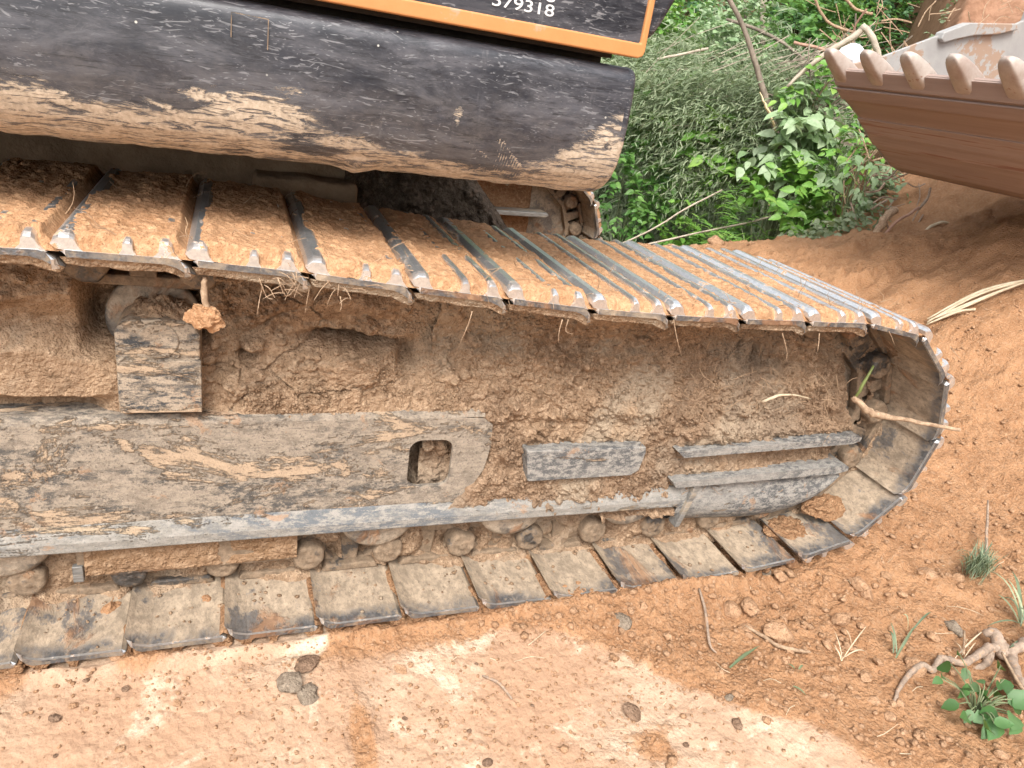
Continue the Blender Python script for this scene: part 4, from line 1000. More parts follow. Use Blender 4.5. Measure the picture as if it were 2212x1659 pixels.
def scatter_shoes(n, seed):
    rng_ = np.random.default_rng(seed); b = rock_mesh(60, 1, .3, .7); co = np.empty(len(b.vertices)*3, dtype=np.float32); b.vertices.foreach_get('co', co); co = co.reshape(-1, 3)
    f = np.empty(len(b.polygons)*3, dtype=np.int32); b.polygons.foreach_get('vertices', f); f = f.reshape(-1, 3)
    x = rng_.uniform(-.6, 1.85, n); y = .01+.22*rng_.random(n)**.7; c = vn(x*14, y*14, 5); ok = rng_.random(n) < c**2*1.6; x, y = x[ok], y[ok]; n = len(x)
    r = .0012+.006*rng_.random(n)**4; z = np.interp(x, [1.0, 1.3, 1.5, 1.7, 1.85], [.031, .035, .045, .066, .085])+r*.3; an = rng_.random(n)*6.28
    X_ = co[None, :, 0]*r[:, None]; Y_ = co[None, :, 1]*r[:, None]; ca, sa = np.cos(an)[:, None], np.sin(an)[:, None]
    V_ = np.stack([X_*ca-Y_*sa+x[:, None], X_*sa+Y_*ca+y[:, None], co[None, :, 2]*r[:, None]*.7+z[:, None]], -1).reshape(-1, 3)
    F_ = (f[None]+(np.arange(n)*len(co))[:, None, None]).reshape(-1, 3)
    return tag(obj('soil_crumbs', mesh('soil_crumbs', V_, F_, M_mud)), 'reddish crumbs lying on the inner faces of the lower shoes', 'soil', kind='stuff')
scatter_shoes(1300, 6)
scatter('soil_crumbs', 6000, gen_loose, .002, .015, [M_clod], 1, 1, 'fine orange crumbs covering the loose earth', 4)
scatter('soil_crumbs', 9000, gen_hard, .0010, .0065, [M_clod], 1, 2, 'fine reddish crumbs strewn over the pale clay', 4)

# the lump that hangs from a root below the upper run
hx = up(445, 600, 1, .02)
me = rock_mesh(33, 4, .45, 1.0); me.materials.append(M_crust)
c = up(448, 682, 1, .02)
hl = empty('hanging_clod', (c[0], c[1], c[2])); tag(hl, 'ragged lump of orange soil hanging on a root from the upper track', 'clod')
o = obj('lump', me, hl); o.location = (c[0], c[1], c[2]); o.scale = (.033, .028, .025)
o.parent = hl; o.matrix_parent_inverse = Matrix.Translation(hl.location).inverted()
V, F = tube([up(443, 598, 1, .02), up(440, 630, 1, .018), up(447, 670, 1, .015)], [.0035, .006, .005], 8, .3, 3); obj('root', from_bm('root', V, F, M_root, smooth=True), hl)

# ------------------------------------------------------------------ the bucket
BY1, BY0 = 2.38, .80
bk = empty('excavator_bucket', (3.6, 1.3, 1.03)); tag(bk, 'raised digging bucket with worn pale teeth and a rusty brown back plate', 'bucket')
def bxz(pts, y=BY1): return [tuple(up(u, v, 1, y)[[0, 2]]) for (u, v) in pts]
belly = bxz([(1802, 148), (1809, 186), (1825, 216), (1852, 250), (1869, 286), (1899, 328), (1921, 357), (1946, 371)])
under = [(belly[-1][0]+.25, belly[-1][1]+.015), (belly[-1][0]+.6, belly[-1][1]+.14), (belly[-1][0]+.85, belly[-1][1]+.40), (belly[-1][0]+.9, belly[-1][1]+.75)]
prof = belly+under
th = .022; inner = []
for i, (x, z) in enumerate(prof):
    a = prof[max(i-1, 0)]; b = prof[min(i+1, len(prof)-1)]; dx, dz = b[0]-a[0], b[1]-a[1]; l = math.hypot(dx, dz)
    inner.append((x-dz/l*th, z+dx/l*th))
V, F = prism(prof+inner[::-1], BY0, BY1)
obj('shell', from_bm('shell', V, F, M_bucket, bevel=.004), bk)
# weld seams and the wear strip along the back
def strip(i0, t0, i1, t1, off, name):
    def at(i, t): return (prof[i][0]*(1-t)+prof[i+1][0]*t, prof[i][1]*(1-t)+prof[i+1][1]*t)
    p, q = at(i0, t0), at(i1, t1); dx, dz = q[0]-p[0], q[1]-p[1]; l = math.hypot(dx, dz); nx_, nz_ = dz/l*off, -dx/l*off
    pts = [p, q, (q[0]+nx_, q[1]+nz_), (p[0]+nx_, p[1]+nz_)]
    V, F = prism(pts, BY0, BY1+.004); obj(name, from_bm(name, V, F, M_bucket, bevel=.003), bk)
strip(1, .05, 1, .85, .012, 'wear_strip'); strip(0, .02, 0, .9, .010, 'lip_plate'); strip(3, .1, 4, .6, .006, 'weld_seam')
# far side plate with its thick rim
side = bxz([(1802, 148), (1904, 121), (1960, 100), (2024, 76), (2089, 50), (2140, 51), (2190, 52), (2205, 45), (2216, 15), (2300, 0), (2330, 120)])
V, F = prism([prof[0]]+side[1:]+[prof[-1]]+prof[-2:0:-1], BY1-.018, BY1+.004)
obj('side_plate', from_bm('side_plate', V, F, M_bucket_in, bevel=.003), bk)
rim = bxz([(2034, 70), (2060, 60), (2089, 49), (2140, 50), (2190, 51), (2194, 64), (2150, 74), (2100, 76), (2062, 84), (2034, 92), (2028, 84)], BY1-.03)
V, F = prism(rim, BY1-.05, BY1+.012); obj('rim', from_bm('rim', V, F, M_bucket_in, bevel=.006), bk)
side2 = [(x, z) for (x, z) in [prof[0]]+side[1:]+[prof[-1]]+prof[-2:0:-1]]
V, F = prism(side2, BY0, BY0+.02); obj('side_plate', from_bm('side_plate', V, F, M_bucket, bevel=.003), bk)
# teeth
root = np.array(up(1838, 152, 1, BY1)); tip = np.array(up(1800, 100, 1, BY1))
axis = tip-root; axis[1] = 0; TL = np.linalg.norm(axis); axis = axis/TL; TL *= 0.98; nrm = np.array([-axis[2], 0, axis[0]])
if nrm[0] > 0: nrm = -nrm
def tooth_me():
    secs = [(-.50, .030, .028), (-.47, .050, .044), (-.25, .056, .054), (.0, .058, .056), (.25, .056, .053), (.5, .053, .047), (.75, .048, .038), (.92, .042, .029), (1.02, .033, .020), (1.07, .020, .011), (1.085, .006, .003)]
    n = 20; V, F = [], []; secs = [(t, w*1.04, d*1.04) for (t, w, d) in secs]
    for (t, w, d) in secs:
        for k in range(n):
            a = 2*math.pi*k/n; ca, sa = math.cos(a), math.sin(a)
            yy_ = math.copysign(abs(ca)**.42, ca)*w*.90; dd = math.copysign(abs(sa)**.42, sa)*d*.85
            p = axis*(t*TL)+nrm*(dd-.012*t*0)+np.array([0, yy_, 0]); V.append(tuple(p))
    for j in range(len(secs)-1):
        for k in range(n): F.append((j*n+k, j*n+(k+1) % n, (j+1)*n+(k+1) % n, (j+1)*n+k))
    F.append(tuple(range(n))); F.append(tuple((len(secs)-1)*n+k for k in range(n)))
    return from_bm('tooth', V, F, M_tooth, smooth=True)
def adapter_me():
    V, F = [], []; n = 16
    secs = [(-.95, .030, .012), (-.6, .042, .022), (-.2, .050, .040), (.02, .052, .044), (.06, .045, .038)]
    for (t, w, d) in secs:
        for k in range(n):
            a = 2*math.pi*k/n; ca, sa = math.cos(a), math.sin(a)
            V.append(tuple(axis*(t*TL)+nrm*math.copysign(abs(sa)**.5, sa)*d+np.array([0, math.copysign(abs(ca)**.5, ca)*w, 0])-nrm*0))
    for j in range(len(secs)-1):
        for k in range(n): F.append((j*n+k, j*n+(k+1) % n, (j+1)*n+(k+1) % n, (j+1)*n+k))
    F.append(tuple(range(n))); F.append(tuple((len(secs)-1)*n+k for k in range(n)))
    return from_bm('adapter', V, F, M_bucket, smooth=True)
TM, AM = tooth_me(), adapter_me()
V, F = merge([cyl((0, 0), .020, -.068, -.056, 12), cyl((0, 0), .020, .056, .068, 12)]); PM = from_bm('tooth_pin', V, F, M_rust, bevel=.002)
ty = BY1-.05
rootp = np.array([root[0]-.062, 0, root[2]-.030])
for i in range(6):
    o = obj('tooth', TM); o.parent = bk; o.matrix_parent_inverse = Matrix.Translation(bk.location).inverted(); o['_local'] = 1
    o.location = (rootp[0], ty-.272*i, rootp[2]); 
    p_ = obj('tooth_pin', PM, o); p_.location = tuple(axis*.02)
    q_ = obj('adapter', AM, o)
p = up(1842, 118, 1, 2.15)
me = rock_mesh(71, 4, .05, .85); me.materials.clear(); me.materials.append(M_speck); me.polygons.foreach_set('use_smooth', np.ones(len(me.polygons), dtype=bool))
o = obj('speckled_stone', me, loc=tuple(up(1837, 124, 1, 2.56))); o.scale = (.092, .07, .094); tag(o, 'white rounded dark speckled stone resting behind the first two bucket teeth', 'stone')

# ------------------------------------------------------------------ roots, straw and sticks
def stick(name, pts, rad, mat, label, cat, n=7, wob=.2, seed=1, group=None, sub=4):
    V, F = tube(pts, rad, n, wob, seed, sub); o = obj(name, from_bm(name, V, F, mat, smooth=True)); return tag(o, label, cat, group)
z5 = lambda x, y: ((1760+.3617*x)*.8641, (1320+.3617*y)*.8641)
def gpts(L_, dz): return [gp(*z5(x, y), dz) for (x, y) in L_]
# the gnarled root
root_o = empty('gnarled_root', tuple(gp(*z5(1960, 900)))); tag(root_o, 'thick gnarled grey brown root sprawling over the loose soil', 'root')
def rp(L_, dzs, rad, seed):
    P = [gp(*z5(x, y), d-.010) for (x, y), d in zip(L_, dzs)]; V, F = tube(P, rad, 9, .25, seed, 5); obj('root_branch', from_bm('root_branch', V, F, M_root_grey, smooth=True), root_o)
rp([(1300, 1235), (1335, 1140), (1395, 1050), (1480, 1000), (1560, 1030), (1600, 972), (1690, 968), (1790, 985), (1900, 920), (1965, 880), (2050, 930)], [.008, .012, .02, .03, .018, .03, .03, .028, .035, .04, .03], [.004, .005, .007, .008, .008, .009, .009, .010, .011, .013, .015], 1)
rp([(1900, 800), (1960, 830), (2010, 880), (2080, 930)], [.05, .055, .045, .03], [.010, .016, .018, .014], 2)
rp([(2050, 920), (2120, 920), (2200, 860), (2300, 820)], [.03, .04, .05, .06], [.015, .013, .012, .011], 3)
rp([(2070, 920), (2095, 1020), (2110, 1110), (2160, 1190), (2260, 1290)], [.03, .03, .035, .04, .03], [.016, .013, .012, .012, .011], 4)
rp([(1960, 880), (1930, 960), (1860, 1000)], [.03, .012, .004], [.014, .010, .006], 5)
stick('dry_reed', gpts([(1985, 1000), (2080, 1130), (2150, 1300), (2175, 1450), (2215, 1640)], .045), [.003, .004, .005, .005, .004], M_root, 'long thin dry stem curving down beside the gnarled root', 'stem')
stick('twig', gpts([(270, 715), (400, 790), (500, 860), (620, 905), (705, 925)], .012), [.003, .005, .005, .005, .003], M_root, 'straight brown twig beside the largest orange clod', 'twig')
stick('twig', [gp(1508, 1280, .006), gp(1520, 1340, .02), gp(1530, 1400, .01), gp(1545, 1418, .004)], [.003, .004, .0035, .002], M_root_grey, 'crooked upright rootlet in the crumbs below the shoes', 'twig')
stick('twig', [gp(1040, 1470, .006), gp(1075, 1490, .01), gp(1105, 1515, .006)], [.002, .0035, .002], M_root_grey, 'short split twig lying on the pale clay', 'twig')
stick('twig', [gp(1140+.0, 1400, .004), gp(1175, 1378, .006)], [.001, .001], M_straw, 'tiny straw on the clay below the track', 'twig')
stick('stem', [gp(*z5(1880, -20), .10), gp(*z5(1905, 120), .06), gp(*z5(1925, 290), .02)], [.003, .005, .005], M_root_grey, 'bare grey stem rising from the wiry grass tuft', 'stem')
stick('twig', gpts([(1755, 800), (1745, 960)], .03), .003, M_root, 'short upright peg of wood left of the root knot', 'twig')
stick('protruding_stick', [up(1843, 858, 1, .10), up(1872, 885, 1, .07), up(1900, 898, 1, .05), up(1945, 904, 1, .03), up(1990, 913, 1, .0), up(2074, 929, 1, -.05)], [.008, .010, .010, .0065, .006, .005], M_root, 'long brown stick poking out of the idler mud past the track', 'stick', 9, .25, 5)
stick('green_stem', [up(1845, 862, 1, .10), up(1862, 835, 1, .09), up(1887, 790, 1, .10)], [.003, .005, .003], leaf_mat('stem_green', (.25, .30, .10), (.32, .36, .14), (.35, .4, .2)), 'pale green stem rising beside the idler rim', 'stem')
stick('root_piece', [up(1648, 868, 1, .135), up(1680, 855, 1, .12), up(1715, 853, 1, .115), up(1752, 862, 1, .13)], [.004, .004, .0025, .0012], M_straw, 'torn pale root end sticking out of the idler mud', 'root')
rq = random.Random(8)
hang = [((1020, 672), (1012, 700), (992, 745)), ((1228, 690), (1222, 715), (1238, 722)), ((1455, 690), (1462, 730), (1472, 768)), ((1215, 690), (1208, 715), (1206, 740)), ((1770, 720), (1768, 745), (1766, 760)),
        ((1690, 720), (1700, 760), (1698, 780)), ((1610, 615), (1620, 632), (1608, 652)), ((600, 600), (618, 640), (640, 620)), ((560, 600), (575, 640), (590, 646)), ((735, 640), (738, 660), (734, 672)), ((1920, 716), (1926, 728), (1932, 745)), ((2052, 748), (2065, 765), (2075, 775))]
for i, ps in enumerate(hang):
    P = [up(u, v, 1, -.004-.004*j) for j, (u, v) in enumerate(ps)]
    stick('hanging_rootlet', P, [.0013, .0010, .0005], M_root, 'thin pale rootlet hanging from the upper track shoes', 'rootlet', 5, .2, i, 'rootlets hanging from the upper track', 3)
# loose mass of root hairs on mud and shoes
def hairs(name, gen, n, seed, mat, label, rad=.0009):
    rn = random.Random(seed); parts = []
    for i in range(n):
        p, l = gen(rn); d = Vector((rn.gauss(0, 1), rn.gauss(0, .35), rn.gauss(0, .7))).normalized()
        q = Vector(p); pts = [q]
        for k in range(3):
            d = (d+Vector((rn.gauss(0, .35), rn.gauss(0, .15), rn.gauss(0, .35)-.1))).normalized(); pts.append(pts[-1]+d*l/3)
        parts.append(tube(pts, [rad, rad*.9, rad*.7, rad*.4], 4, 0, 0, 2))
    V, F = merge(parts); return tag(obj(name, from_bm(name, V, F, mat)), label, 'roots', kind='stuff')
hairs('root_hairs', lambda r: ((r.uniform(.75, 1.8), r.uniform(.118, .14), r.choice([r.uniform(.2, .3), r.uniform(.4, .6), r.uniform(.45, .7)])), r.uniform(.012, .045)), 130, 3, M_straw_dk, 'fine root hairs matted in the mud of the idler guard', .0008)
hairs('root_hairs', lambda r: ((r.uniform(1.25, 1.75), r.uniform(.10, .125), r.gauss(.56, .06)), r.uniform(.02, .07)), 50, 4, M_straw_dk, 'tangle of dry rootlets in the mud above the guard plates', .0010)
def on_shoe(r):
    x = r.uniform(-.1, 1.8); return (x, r.choice([r.uniform(0, .12), r.uniform(0, .5)]), float(upz(x))+.036), r.uniform(.015, .07)
hairs('root_hairs', on_shoe, 170, 5, M_straw_dk, 'loose dry rootlets lying on the soil of the upper track', .0008)
def tuft_at(cx, cz, y, n, seed, label):
    rn = random.Random(seed); parts = []
    for i in range(n):
        p = Vector((cx+rn.gauss(0, .018), y+rn.gauss(0, .01), cz+rn.gauss(0, .01))); d = Vector((rn.gauss(.2, .8), rn.gauss(-.3, .4), -abs(rn.gauss(.6, .4)))).normalized(); l = rn.uniform(.02, .05)
        parts.append(tube([p, p+d*l*.5+Vector((0, 0, .005)), p+d*l], [.0009, .0009, .0005], 4, 0, 0, 3))
    V, F = merge(parts); return tag(obj('straw_tuft', from_bm('straw_tuft', V, F, M_root)), label, 'straw')
p = up(625, 622, 1, -.005); tuft_at(p[0], p[2]+.01, -.004, 15, 1, 'tuft of pale straw hanging over the edge of the upper shoes')
p = up(700, 640, 1, -.005); tuft_at(p[0]+.03, p[2]+.02, -.004, 10, 2, 'smaller wisp of straw on the fourth upper shoe edge')
hairs('straw_litter', lambda r: ((lambda x, y: ((x, y, ground_z(x, y)+.006), r.uniform(.02, .06)))(r.uniform(.6, 2.6), r.uniform(-.65, -.02) if r.random() < .6 else r.uniform(-.3, .3))), 70, 9, M_straw, 'bits of straw and rootlet strewn over the soil', .0009)
# bundle of split canes
cane = empty('cane_bundle', tuple(gp(2150, 665))); tag(cane, 'bundle of long pale split canes lying on the soil past the track', 'canes')
for i in range(7):
    a = gp(1998+rq.uniform(0, 10), 700+rq.uniform(-4, 4), .03); b = gp(2110, 672-i*3+rq.uniform(-2, 2), .05+.006*i); c = gp(2230, 636+i*4-10, .07+.004*i)
    if i == 6: b = gp(2060, 694, .03); c = gp(2098, 690, .02)
    V, F = tube([a, b, c], [.004, .007, .007], 6, .1, i, 5); obj('cane', from_bm('cane', V, F, M_straw, smooth=True), cane)

# ------------------------------------------------------------------ leaves
def leaf_tpl(kind):
    """unit leaf along +x, width in y, bent in z; folded along the rib"""
    if kind == 'broad':
        t = [0, .12, .38, .68, 1.0]; w = [.02, .20, .29, .21, 0.0]
    elif kind == 'round':
        t = [0, .2, .5, .8, 1.0]; w = [.03, .27, .38, .30, .05]
    elif kind == 'long':
        t = [0, .3, .7, 1.0]; w = [.02, .075, .06, 0.0]
    else:
        t = [0, .5, 1.0]; w = [.035, .03, 0.0]
    V, F = [], []
    for i, (a, b) in enumerate(zip(t, w)):
        z = -.22*a*a
        V += [(a, 0, z), (a, b, z+b*.35), (a, -b, z+b*.35)]
    for i in range(len(t)-1):
        k = 3*i; F += [(k, k+3, k+4, k+1), (k, k+2, k+5, k+3)]
    return np.array(V), np.array(F)
TPL = {k: leaf_tpl(k) for k in ('broad', 'round', 'long', 'thin')}
def leaves(P, D, N, Ls, kind, rng, wid=1.0):
    """place leaves: base P, direction D, rough up-normal N, length Ls -> V, F, tint"""
    tv, tf = TPL[kind]; n = len(P)
    D = D/np.linalg.norm(D, axis=1, keepdims=True)
    B = np.cross(N, D); B /= np.linalg.norm(B, axis=1, keepdims=True)+1e-9; U = np.cross(D, B)
    V = P[:, None]+Ls[:, None, None]*(tv[None, :, 0:1]*D[:, None]+tv[None, :, 1:2]*wid*B[:, None]+tv[None, :, 2:3]*U[:, None])
    F = tf[None]+(np.arange(n)*len(tv))[:, None, None]
    tint = np.repeat(rng.random(n), len(tv))
    return V.reshape(-1, 3), F.reshape(-1, 4), tint
def sprigs(C, DIR, LEN, m_, kind, lsize, rng, droop=.5, wid=1.0, spread=.9):
    """each sprig: m_ leaves set alternately along a stem"""
    n = len(C); t = (np.arange(m_)+.5)/m_
    t = np.tile(t, (n, 1))+rng.normal(0, .03, (n, m_))
    d = DIR/np.linalg.norm(DIR, axis=1, keepdims=True)
    P = C[:, None]+(d[:, None]*t[..., None]*LEN[:, None, None]); P[..., 2] -= droop*.5*(t**2)*LEN[:, None]
    side = np.cross(d, np.array([0, 0, 1.0])); side /= np.linalg.norm(side, axis=1, keepdims=True)+1e-6
    sg = np.where(np.arange(m_) % 2 == 0, 1, -1)[None, :, None]
    D = d[:, None]*.55+side[:, None]*sg*spread+rng.normal(0, .28, (n, m_, 3)); D[..., 2] -= droop*.6
    N = rng.normal(0, .45, (n, m_, 3)); N[..., 2] += 1.0; N[..., 1] -= .35
    Ls = lsize*rng.uniform(.6, 1.25, (n, m_))
    return leaves(P.reshape(-1, 3), D.reshape(-1, 3), N.reshape(-1, 3), Ls.ravel(), kind, rng, wid)
def leafmesh(name, blocks, mats, mi=None):
    V, F, T, M, off = [], [], [], [], 0
    for b, (v, f, t) in enumerate(blocks):
        V.append(v); F.append(f+off); T.append(t); off += len(v); M.append(np.full(len(f), (mi[b] if mi else 0)))
    me = mesh(name, np.concatenate(V), np.concatenate(F), mats, True, np.concatenate(M)); attr(me, 'tint', np.concatenate(T)); return me
def pol(azd, r): return CAM[0]+r*np.sin(np.radians(azd)), CAM[1]+r*np.cos(np.radians(azd))
def th_(x, y):
    s = np.shape(x); h, *_ = terrain_h(np.atleast_2d(x), np.atleast_2d(y), False); return h.reshape(s)

rng = np.random.default_rng(7)
# 1 undergrowth that clothes the slope: clumps of sprigs of several kinds
def undergrowth(name, n, a0_, a1_, r0, r1_, kind, m_, ls, ln, hgt, mats, label, seed, clump=1.2, droop=.5, up_=.6, wid=1.0, lean=None):
    rg_ = np.random.default_rng(seed); a = rg_.uniform(a0_, a1_, n*2); r = np.sqrt(rg_.uniform(r0**2, r1_**2, n*2)); x, y = pol(a, r)
    c = vn(x[None]*clump, y[None]*clump, seed+5)[0]; ok = c > .38; x, y, r, c = x[ok][:n], y[ok][:n], r[ok][:n], c[ok][:n]
    z = th_(x, y)+hgt*(c-.3)*rg_.uniform(.25, 1.4, len(x))
    C = np.stack([x, y, z], 1); D = rg_.normal(0, .7, (len(x), 3)); D[:, 2] = np.abs(D[:, 2])*.4+up_; D[:, 1] -= .5; D[:, 0] -= .2
    if lean is not None: D = rg_.normal(0, .35, (len(x), 3))+np.array(lean)
    L_ = ln*rg_.uniform(.6, 1.4, len(x))
    v, f, t = sprigs(C, D, L_, m_, kind, ls, rg_, droop, wid)
    t = np.clip(t*.6+np.repeat(vn(x[None]*1.9, y[None]*1.9, seed+9)[0], m_*len(TPL[kind][0]))*.5-.05, 0, 1)
    o = obj(name, leafmesh(name, [(v, f, t)], mats)); return tag(o, label, 'undergrowth', kind='stuff')
undergrowth('undergrowth', 4200, 14, 44.8, 7.2, 16, 'broad', 8, .085, .32, .75, [M_leaf_d], 'dark broad leaved undergrowth covering the slope', 1)
undergrowth('undergrowth', 3600, 14, 44.5, 7.4, 16, 'round', 10, .060, .30, .95, [M_leaf], 'mid green small leaved undergrowth on the slope', 2)
undergrowth('undergrowth', 2300, 22, 44, 7.0, 12, 'broad', 9, .085, .32, 1.0, [M_leaf_b], 'bright green shrubs among the undergrowth', 3, 1.6)
undergrowth('fallen_brush', 3500, 24, 44, 7.8, 11.2, 'long', 14, .15, .60, 1.7, [M_leaf_g], 'grey green feathery brush fallen down the slope', 4, .9, .9, .1, 1.0, (-.9, -.3, -.15))
undergrowth('undergrowth', 2600, -14, 16, 8.0, 18, 'broad', 8, .10, .4, 1.1, [M_leaf], 'undergrowth continuing along the slope behind the machine', 6)
undergrowth('treetop_foliage', 3000, 10, 44, 13, 24, 'round', 10, .12, .6, 3.2, [M_leaf_d], 'dark green trees closing the top of the slope', 8, .5)

# 2 shrubs one can tell apart
def shrub(name, u, v, r, w, hgt, n, kind, m_, ls, mat, label, cat, seed, droop=.5, ln=.3, stem=True):
    rg_ = np.random.default_rng(seed); d = np.array([(u-CX)/FPX, -(v-CY)/FPX, 1.0]) @ MB; d = d/np.hypot(d[0], d[1])
    c = CAM+d*r
    root = empty(name, (c[0], c[1], float(th_(np.array(c[0]), np.array(c[1])))))
    q = rg_.normal(0, 1, (n, 3)); q /= np.linalg.norm(q, axis=1, keepdims=True); q *= (rg_.random((n, 1))**.4)
    C = c+q*np.array([w, w*.7, hgt]); D = q*np.array([1, 1, .6])+np.array([0, -.45, .3]); L_ = ln*rg_.uniform(.6, 1.3, n)
    blk = sprigs(C, D, L_, m_, kind, ls, rg_, droop)
    o = obj('foliage', leafmesh('foliage', [blk], [mat]), root)
    if stem:
        parts = []; base = Vector(root.location)
        for i in range(min(n, 7)):
            e = Vector(C[i]); mid = base.lerp(e, .55)+Vector((rg_.normal(0, .05), rg_.normal(0, .05), .02)); parts.append(tube([base, mid, e], [.010, .006, .003], 5, .1, i, 3))
        V, F = merge(parts); obj('stem', from_bm('stem', V, F, M_stem), root)
    return tag(root, label, cat)
shrub('leafy_shrub', 1510, 285, 7.6, .26, .20, 40, 'broad', 6, .14, M_leaf_b, 'bright broad leaved shrub in the middle of the slope', 'shrub', 11, .7)
shrub('leafy_shrub', 1590, 345, 7.4, .30, .18, 40, 'broad', 7, .12, M_leaf_b, 'spreading mid green shrub below the snapped trunk', 'shrub', 12, .6)
shrub('wilted_shrub', 1718, 300, 6.9, .22, .34, 44, 'broad', 8, .13, M_leaf_p, 'wilted shrub with pale upturned leaves left of the bucket', 'shrub', 13, 1.1)
shrub('wilted_sapling', 1740, 230, 7.2, .12, .12, 12, 'broad', 6, .10, M_leaf_p, 'small pale leaved sapling above the wilted shrub', 'shrub', 14, .9)
shrub('wilted_sprig', 1862, 365, 6.3, .07, .22, 14, 'broad', 7, .085, M_leaf_p, 'drooping pale sprig hanging at the foot of the bucket', 'sprig', 15, 1.3)
shrub('sapling', 1755, 185, 7.0, .18, .10, 13, 'broad', 5, .10, M_leaf_b, 'young yellow green sapling beside the first bucket tooth', 'sapling', 16, .4)
shrub('leafy_shrub', 1700, 430, 6.7, .34, .24, 60, 'broad', 7, .10, M_leaf_b, 'dense green shrub low beside the dirt ridge', 'shrub', 17, .6)
shrub('leafy_shrub', 1830, 330, 6.8, .20, .22, 26, 'broad', 7, .080, M_leaf_b, 'green shrub tucked against the underside of the bucket', 'shrub', 18, .7)
shrub('fern', 1590, 500, 6.6, .40, .10, 34, 'thin', 14, .11, M_leaf_b, 'bright green fern low in the hollow behind the ridge', 'fern', 19, .4, .4)
shrub('small_leaved_bush', 1560, 75, 9.0, .42, .42, 110, 'round', 9, .060, M_leaf_p, 'yellow green small leaved bush near the top of the slope', 'bush', 20, .2, .3)
shrub('small_leaved_bush', 1440, 65, 9.4, .30, .45, 90, 'round', 9, .070, M_leaf_b, 'light green bush just right of the black house panel', 'bush', 21, .2, .3)
shrub('dark_bush', 1765, 55, 9.4, .55, .38, 120, 'round', 9, .075, M_leaf, 'dark green bush at the top left of the red bank', 'bush', 22, .3, .3)
shrub('leafy_shrub', 1370, 420, 7.4, .28, .45, 70, 'broad', 8, .080, M_leaf, 'tall shrub rising behind the far track idler', 'shrub', 23, .6)
shrub('leafy_shrub', 1400, 250, 8.0, .40, .35, 80, 'broad', 8, .090, M_leaf, 'leafy mass right of the black side plate', 'shrub', 24, .6)
# 3 trunks and fallen branches
def brush(name, n, box_, r0, r1_, m_, ls, ln, dirn, mat, label, seed, kind='long', sp=.5):
    rg_ = np.random.default_rng(seed); u = rg_.uniform(box_[0], box_[1], n); v = rg_.uniform(box_[2], box_[3], n)
    d = np.stack([(u-CX)/FPX, -(v-CY)/FPX, np.ones(n)], 1) @ MB; d /= np.hypot(d[:, 0], d[:, 1])[:, None]
    C = CAM+d*rg_.uniform(r0, r1_, n)[:, None]; D = np.array(dirn)+rg_.normal(0, .45, (n, 3))
    blk = sprigs(C, D, ln*rg_.uniform(.5, 1.3, n), m_, kind, ls, rg_, .15, 1.0, sp)
    return tag(obj(name, leafmesh(name, [blk], [mat])), label, 'brush', kind='stuff')
brush('fallen_brush', 1000, (1400, 1800, 150, 290), 7.1, 7.9, 16, .072, .55, (-.80, .55, -.12), M_leaf_g, 'grey green feathery tops of felled brush lying in a band across the slope', 31)
brush('fallen_brush', 420, (1380, 1560, 90, 200), 7.8, 8.8, 16, .08, .55, (-.75, .5, -.30), M_leaf_g, 'felled brush drooping behind the black house panel', 32)
brush('fallen_brush', 220, (1480, 1720, 280, 420), 7.0, 7.5, 14, .07, .50, (-.7, .5, -.45), M_leaf_g, 'thin feathery brush hanging into the dark hollow', 33)
def ray_at(u, v, r):
    d = np.array([(u-CX)/FPX, -(v-CY)/FPX, 1.0]) @ MB; d = d/np.hypot(d[0], d[1]); return CAM+d*r
tr = empty('snapped_trunk', tuple(ray_at(1680, 300, 7.2))); tag(tr, 'thin leaning trunk snapped near its foot with pale split wood', 'tree')
V, F = tube([ray_at(1540, -60, 6.95), ray_at(1600, 45, 6.95), ray_at(1628, 125, 6.95), ray_at(1655, 215, 6.95), ray_at(1672, 270, 6.95), ray_at(1686, 320, 6.95)], [.018, .020, .022, .026, .028, .022], 9, .12, 2, 5); obj('trunk', from_bm('trunk', V, F, M_bark, smooth=True), tr)
V, F = tube([ray_at(1641, 198, 6.88), ray_at(1652, 225, 6.87), ray_at(1668, 262, 6.87), ray_at(1678, 292, 6.88)], [.004, .026, .028, .005], 6, .3, 4, 4, .45); obj('split_wood', from_bm('split_wood', V, F, M_wood), tr)
stick('fallen_branch', [ray_at(1570, 42, 8.4), ray_at(1625, 60, 8.3), ray_at(1680, 85, 8.2), ray_at(1740, 130, 8.0)], [.014, .018, .018, .010], M_bark, 'dark branch lying across behind the snapped trunk', 'branch')
stick('upright_pole', [ray_at(1646, -40, 9.4), ray_at(1648, 30, 9.4), ray_at(1648, 100, 9.3)], [.030, .032, .030], M_bark_pale, 'pale upright trunk near the top of the slope', 'tree')
stick('upright_pole', [ray_at(1608, -40, 9.9), ray_at(1610, 40, 9.9)], [.022, .022], M_bark, 'thinner dark trunk left of the pale upright one', 'tree')
br = empty('forked_branch', tuple(ray_at(1880, 120, 6.9))); tag(br, 'bent grey branch forking over the roots behind the bucket', 'branch')
for (ps, rad) in (([(1700, 188), (1740, 150), (1800, 105), (1850, 75), (1868, 55)], [.012, .018, .024, .026, .024]), ([(1862, 55), (1880, 75), (1892, 100), (1900, 125)], [.026, .026, .024, .018])):
    V, F = tube([ray_at(u, v, 6.9) for (u, v) in ps], rad, 8, .15, 3, 4); obj('limb', from_bm('limb', V, F, M_bark_pale, smooth=True), br)
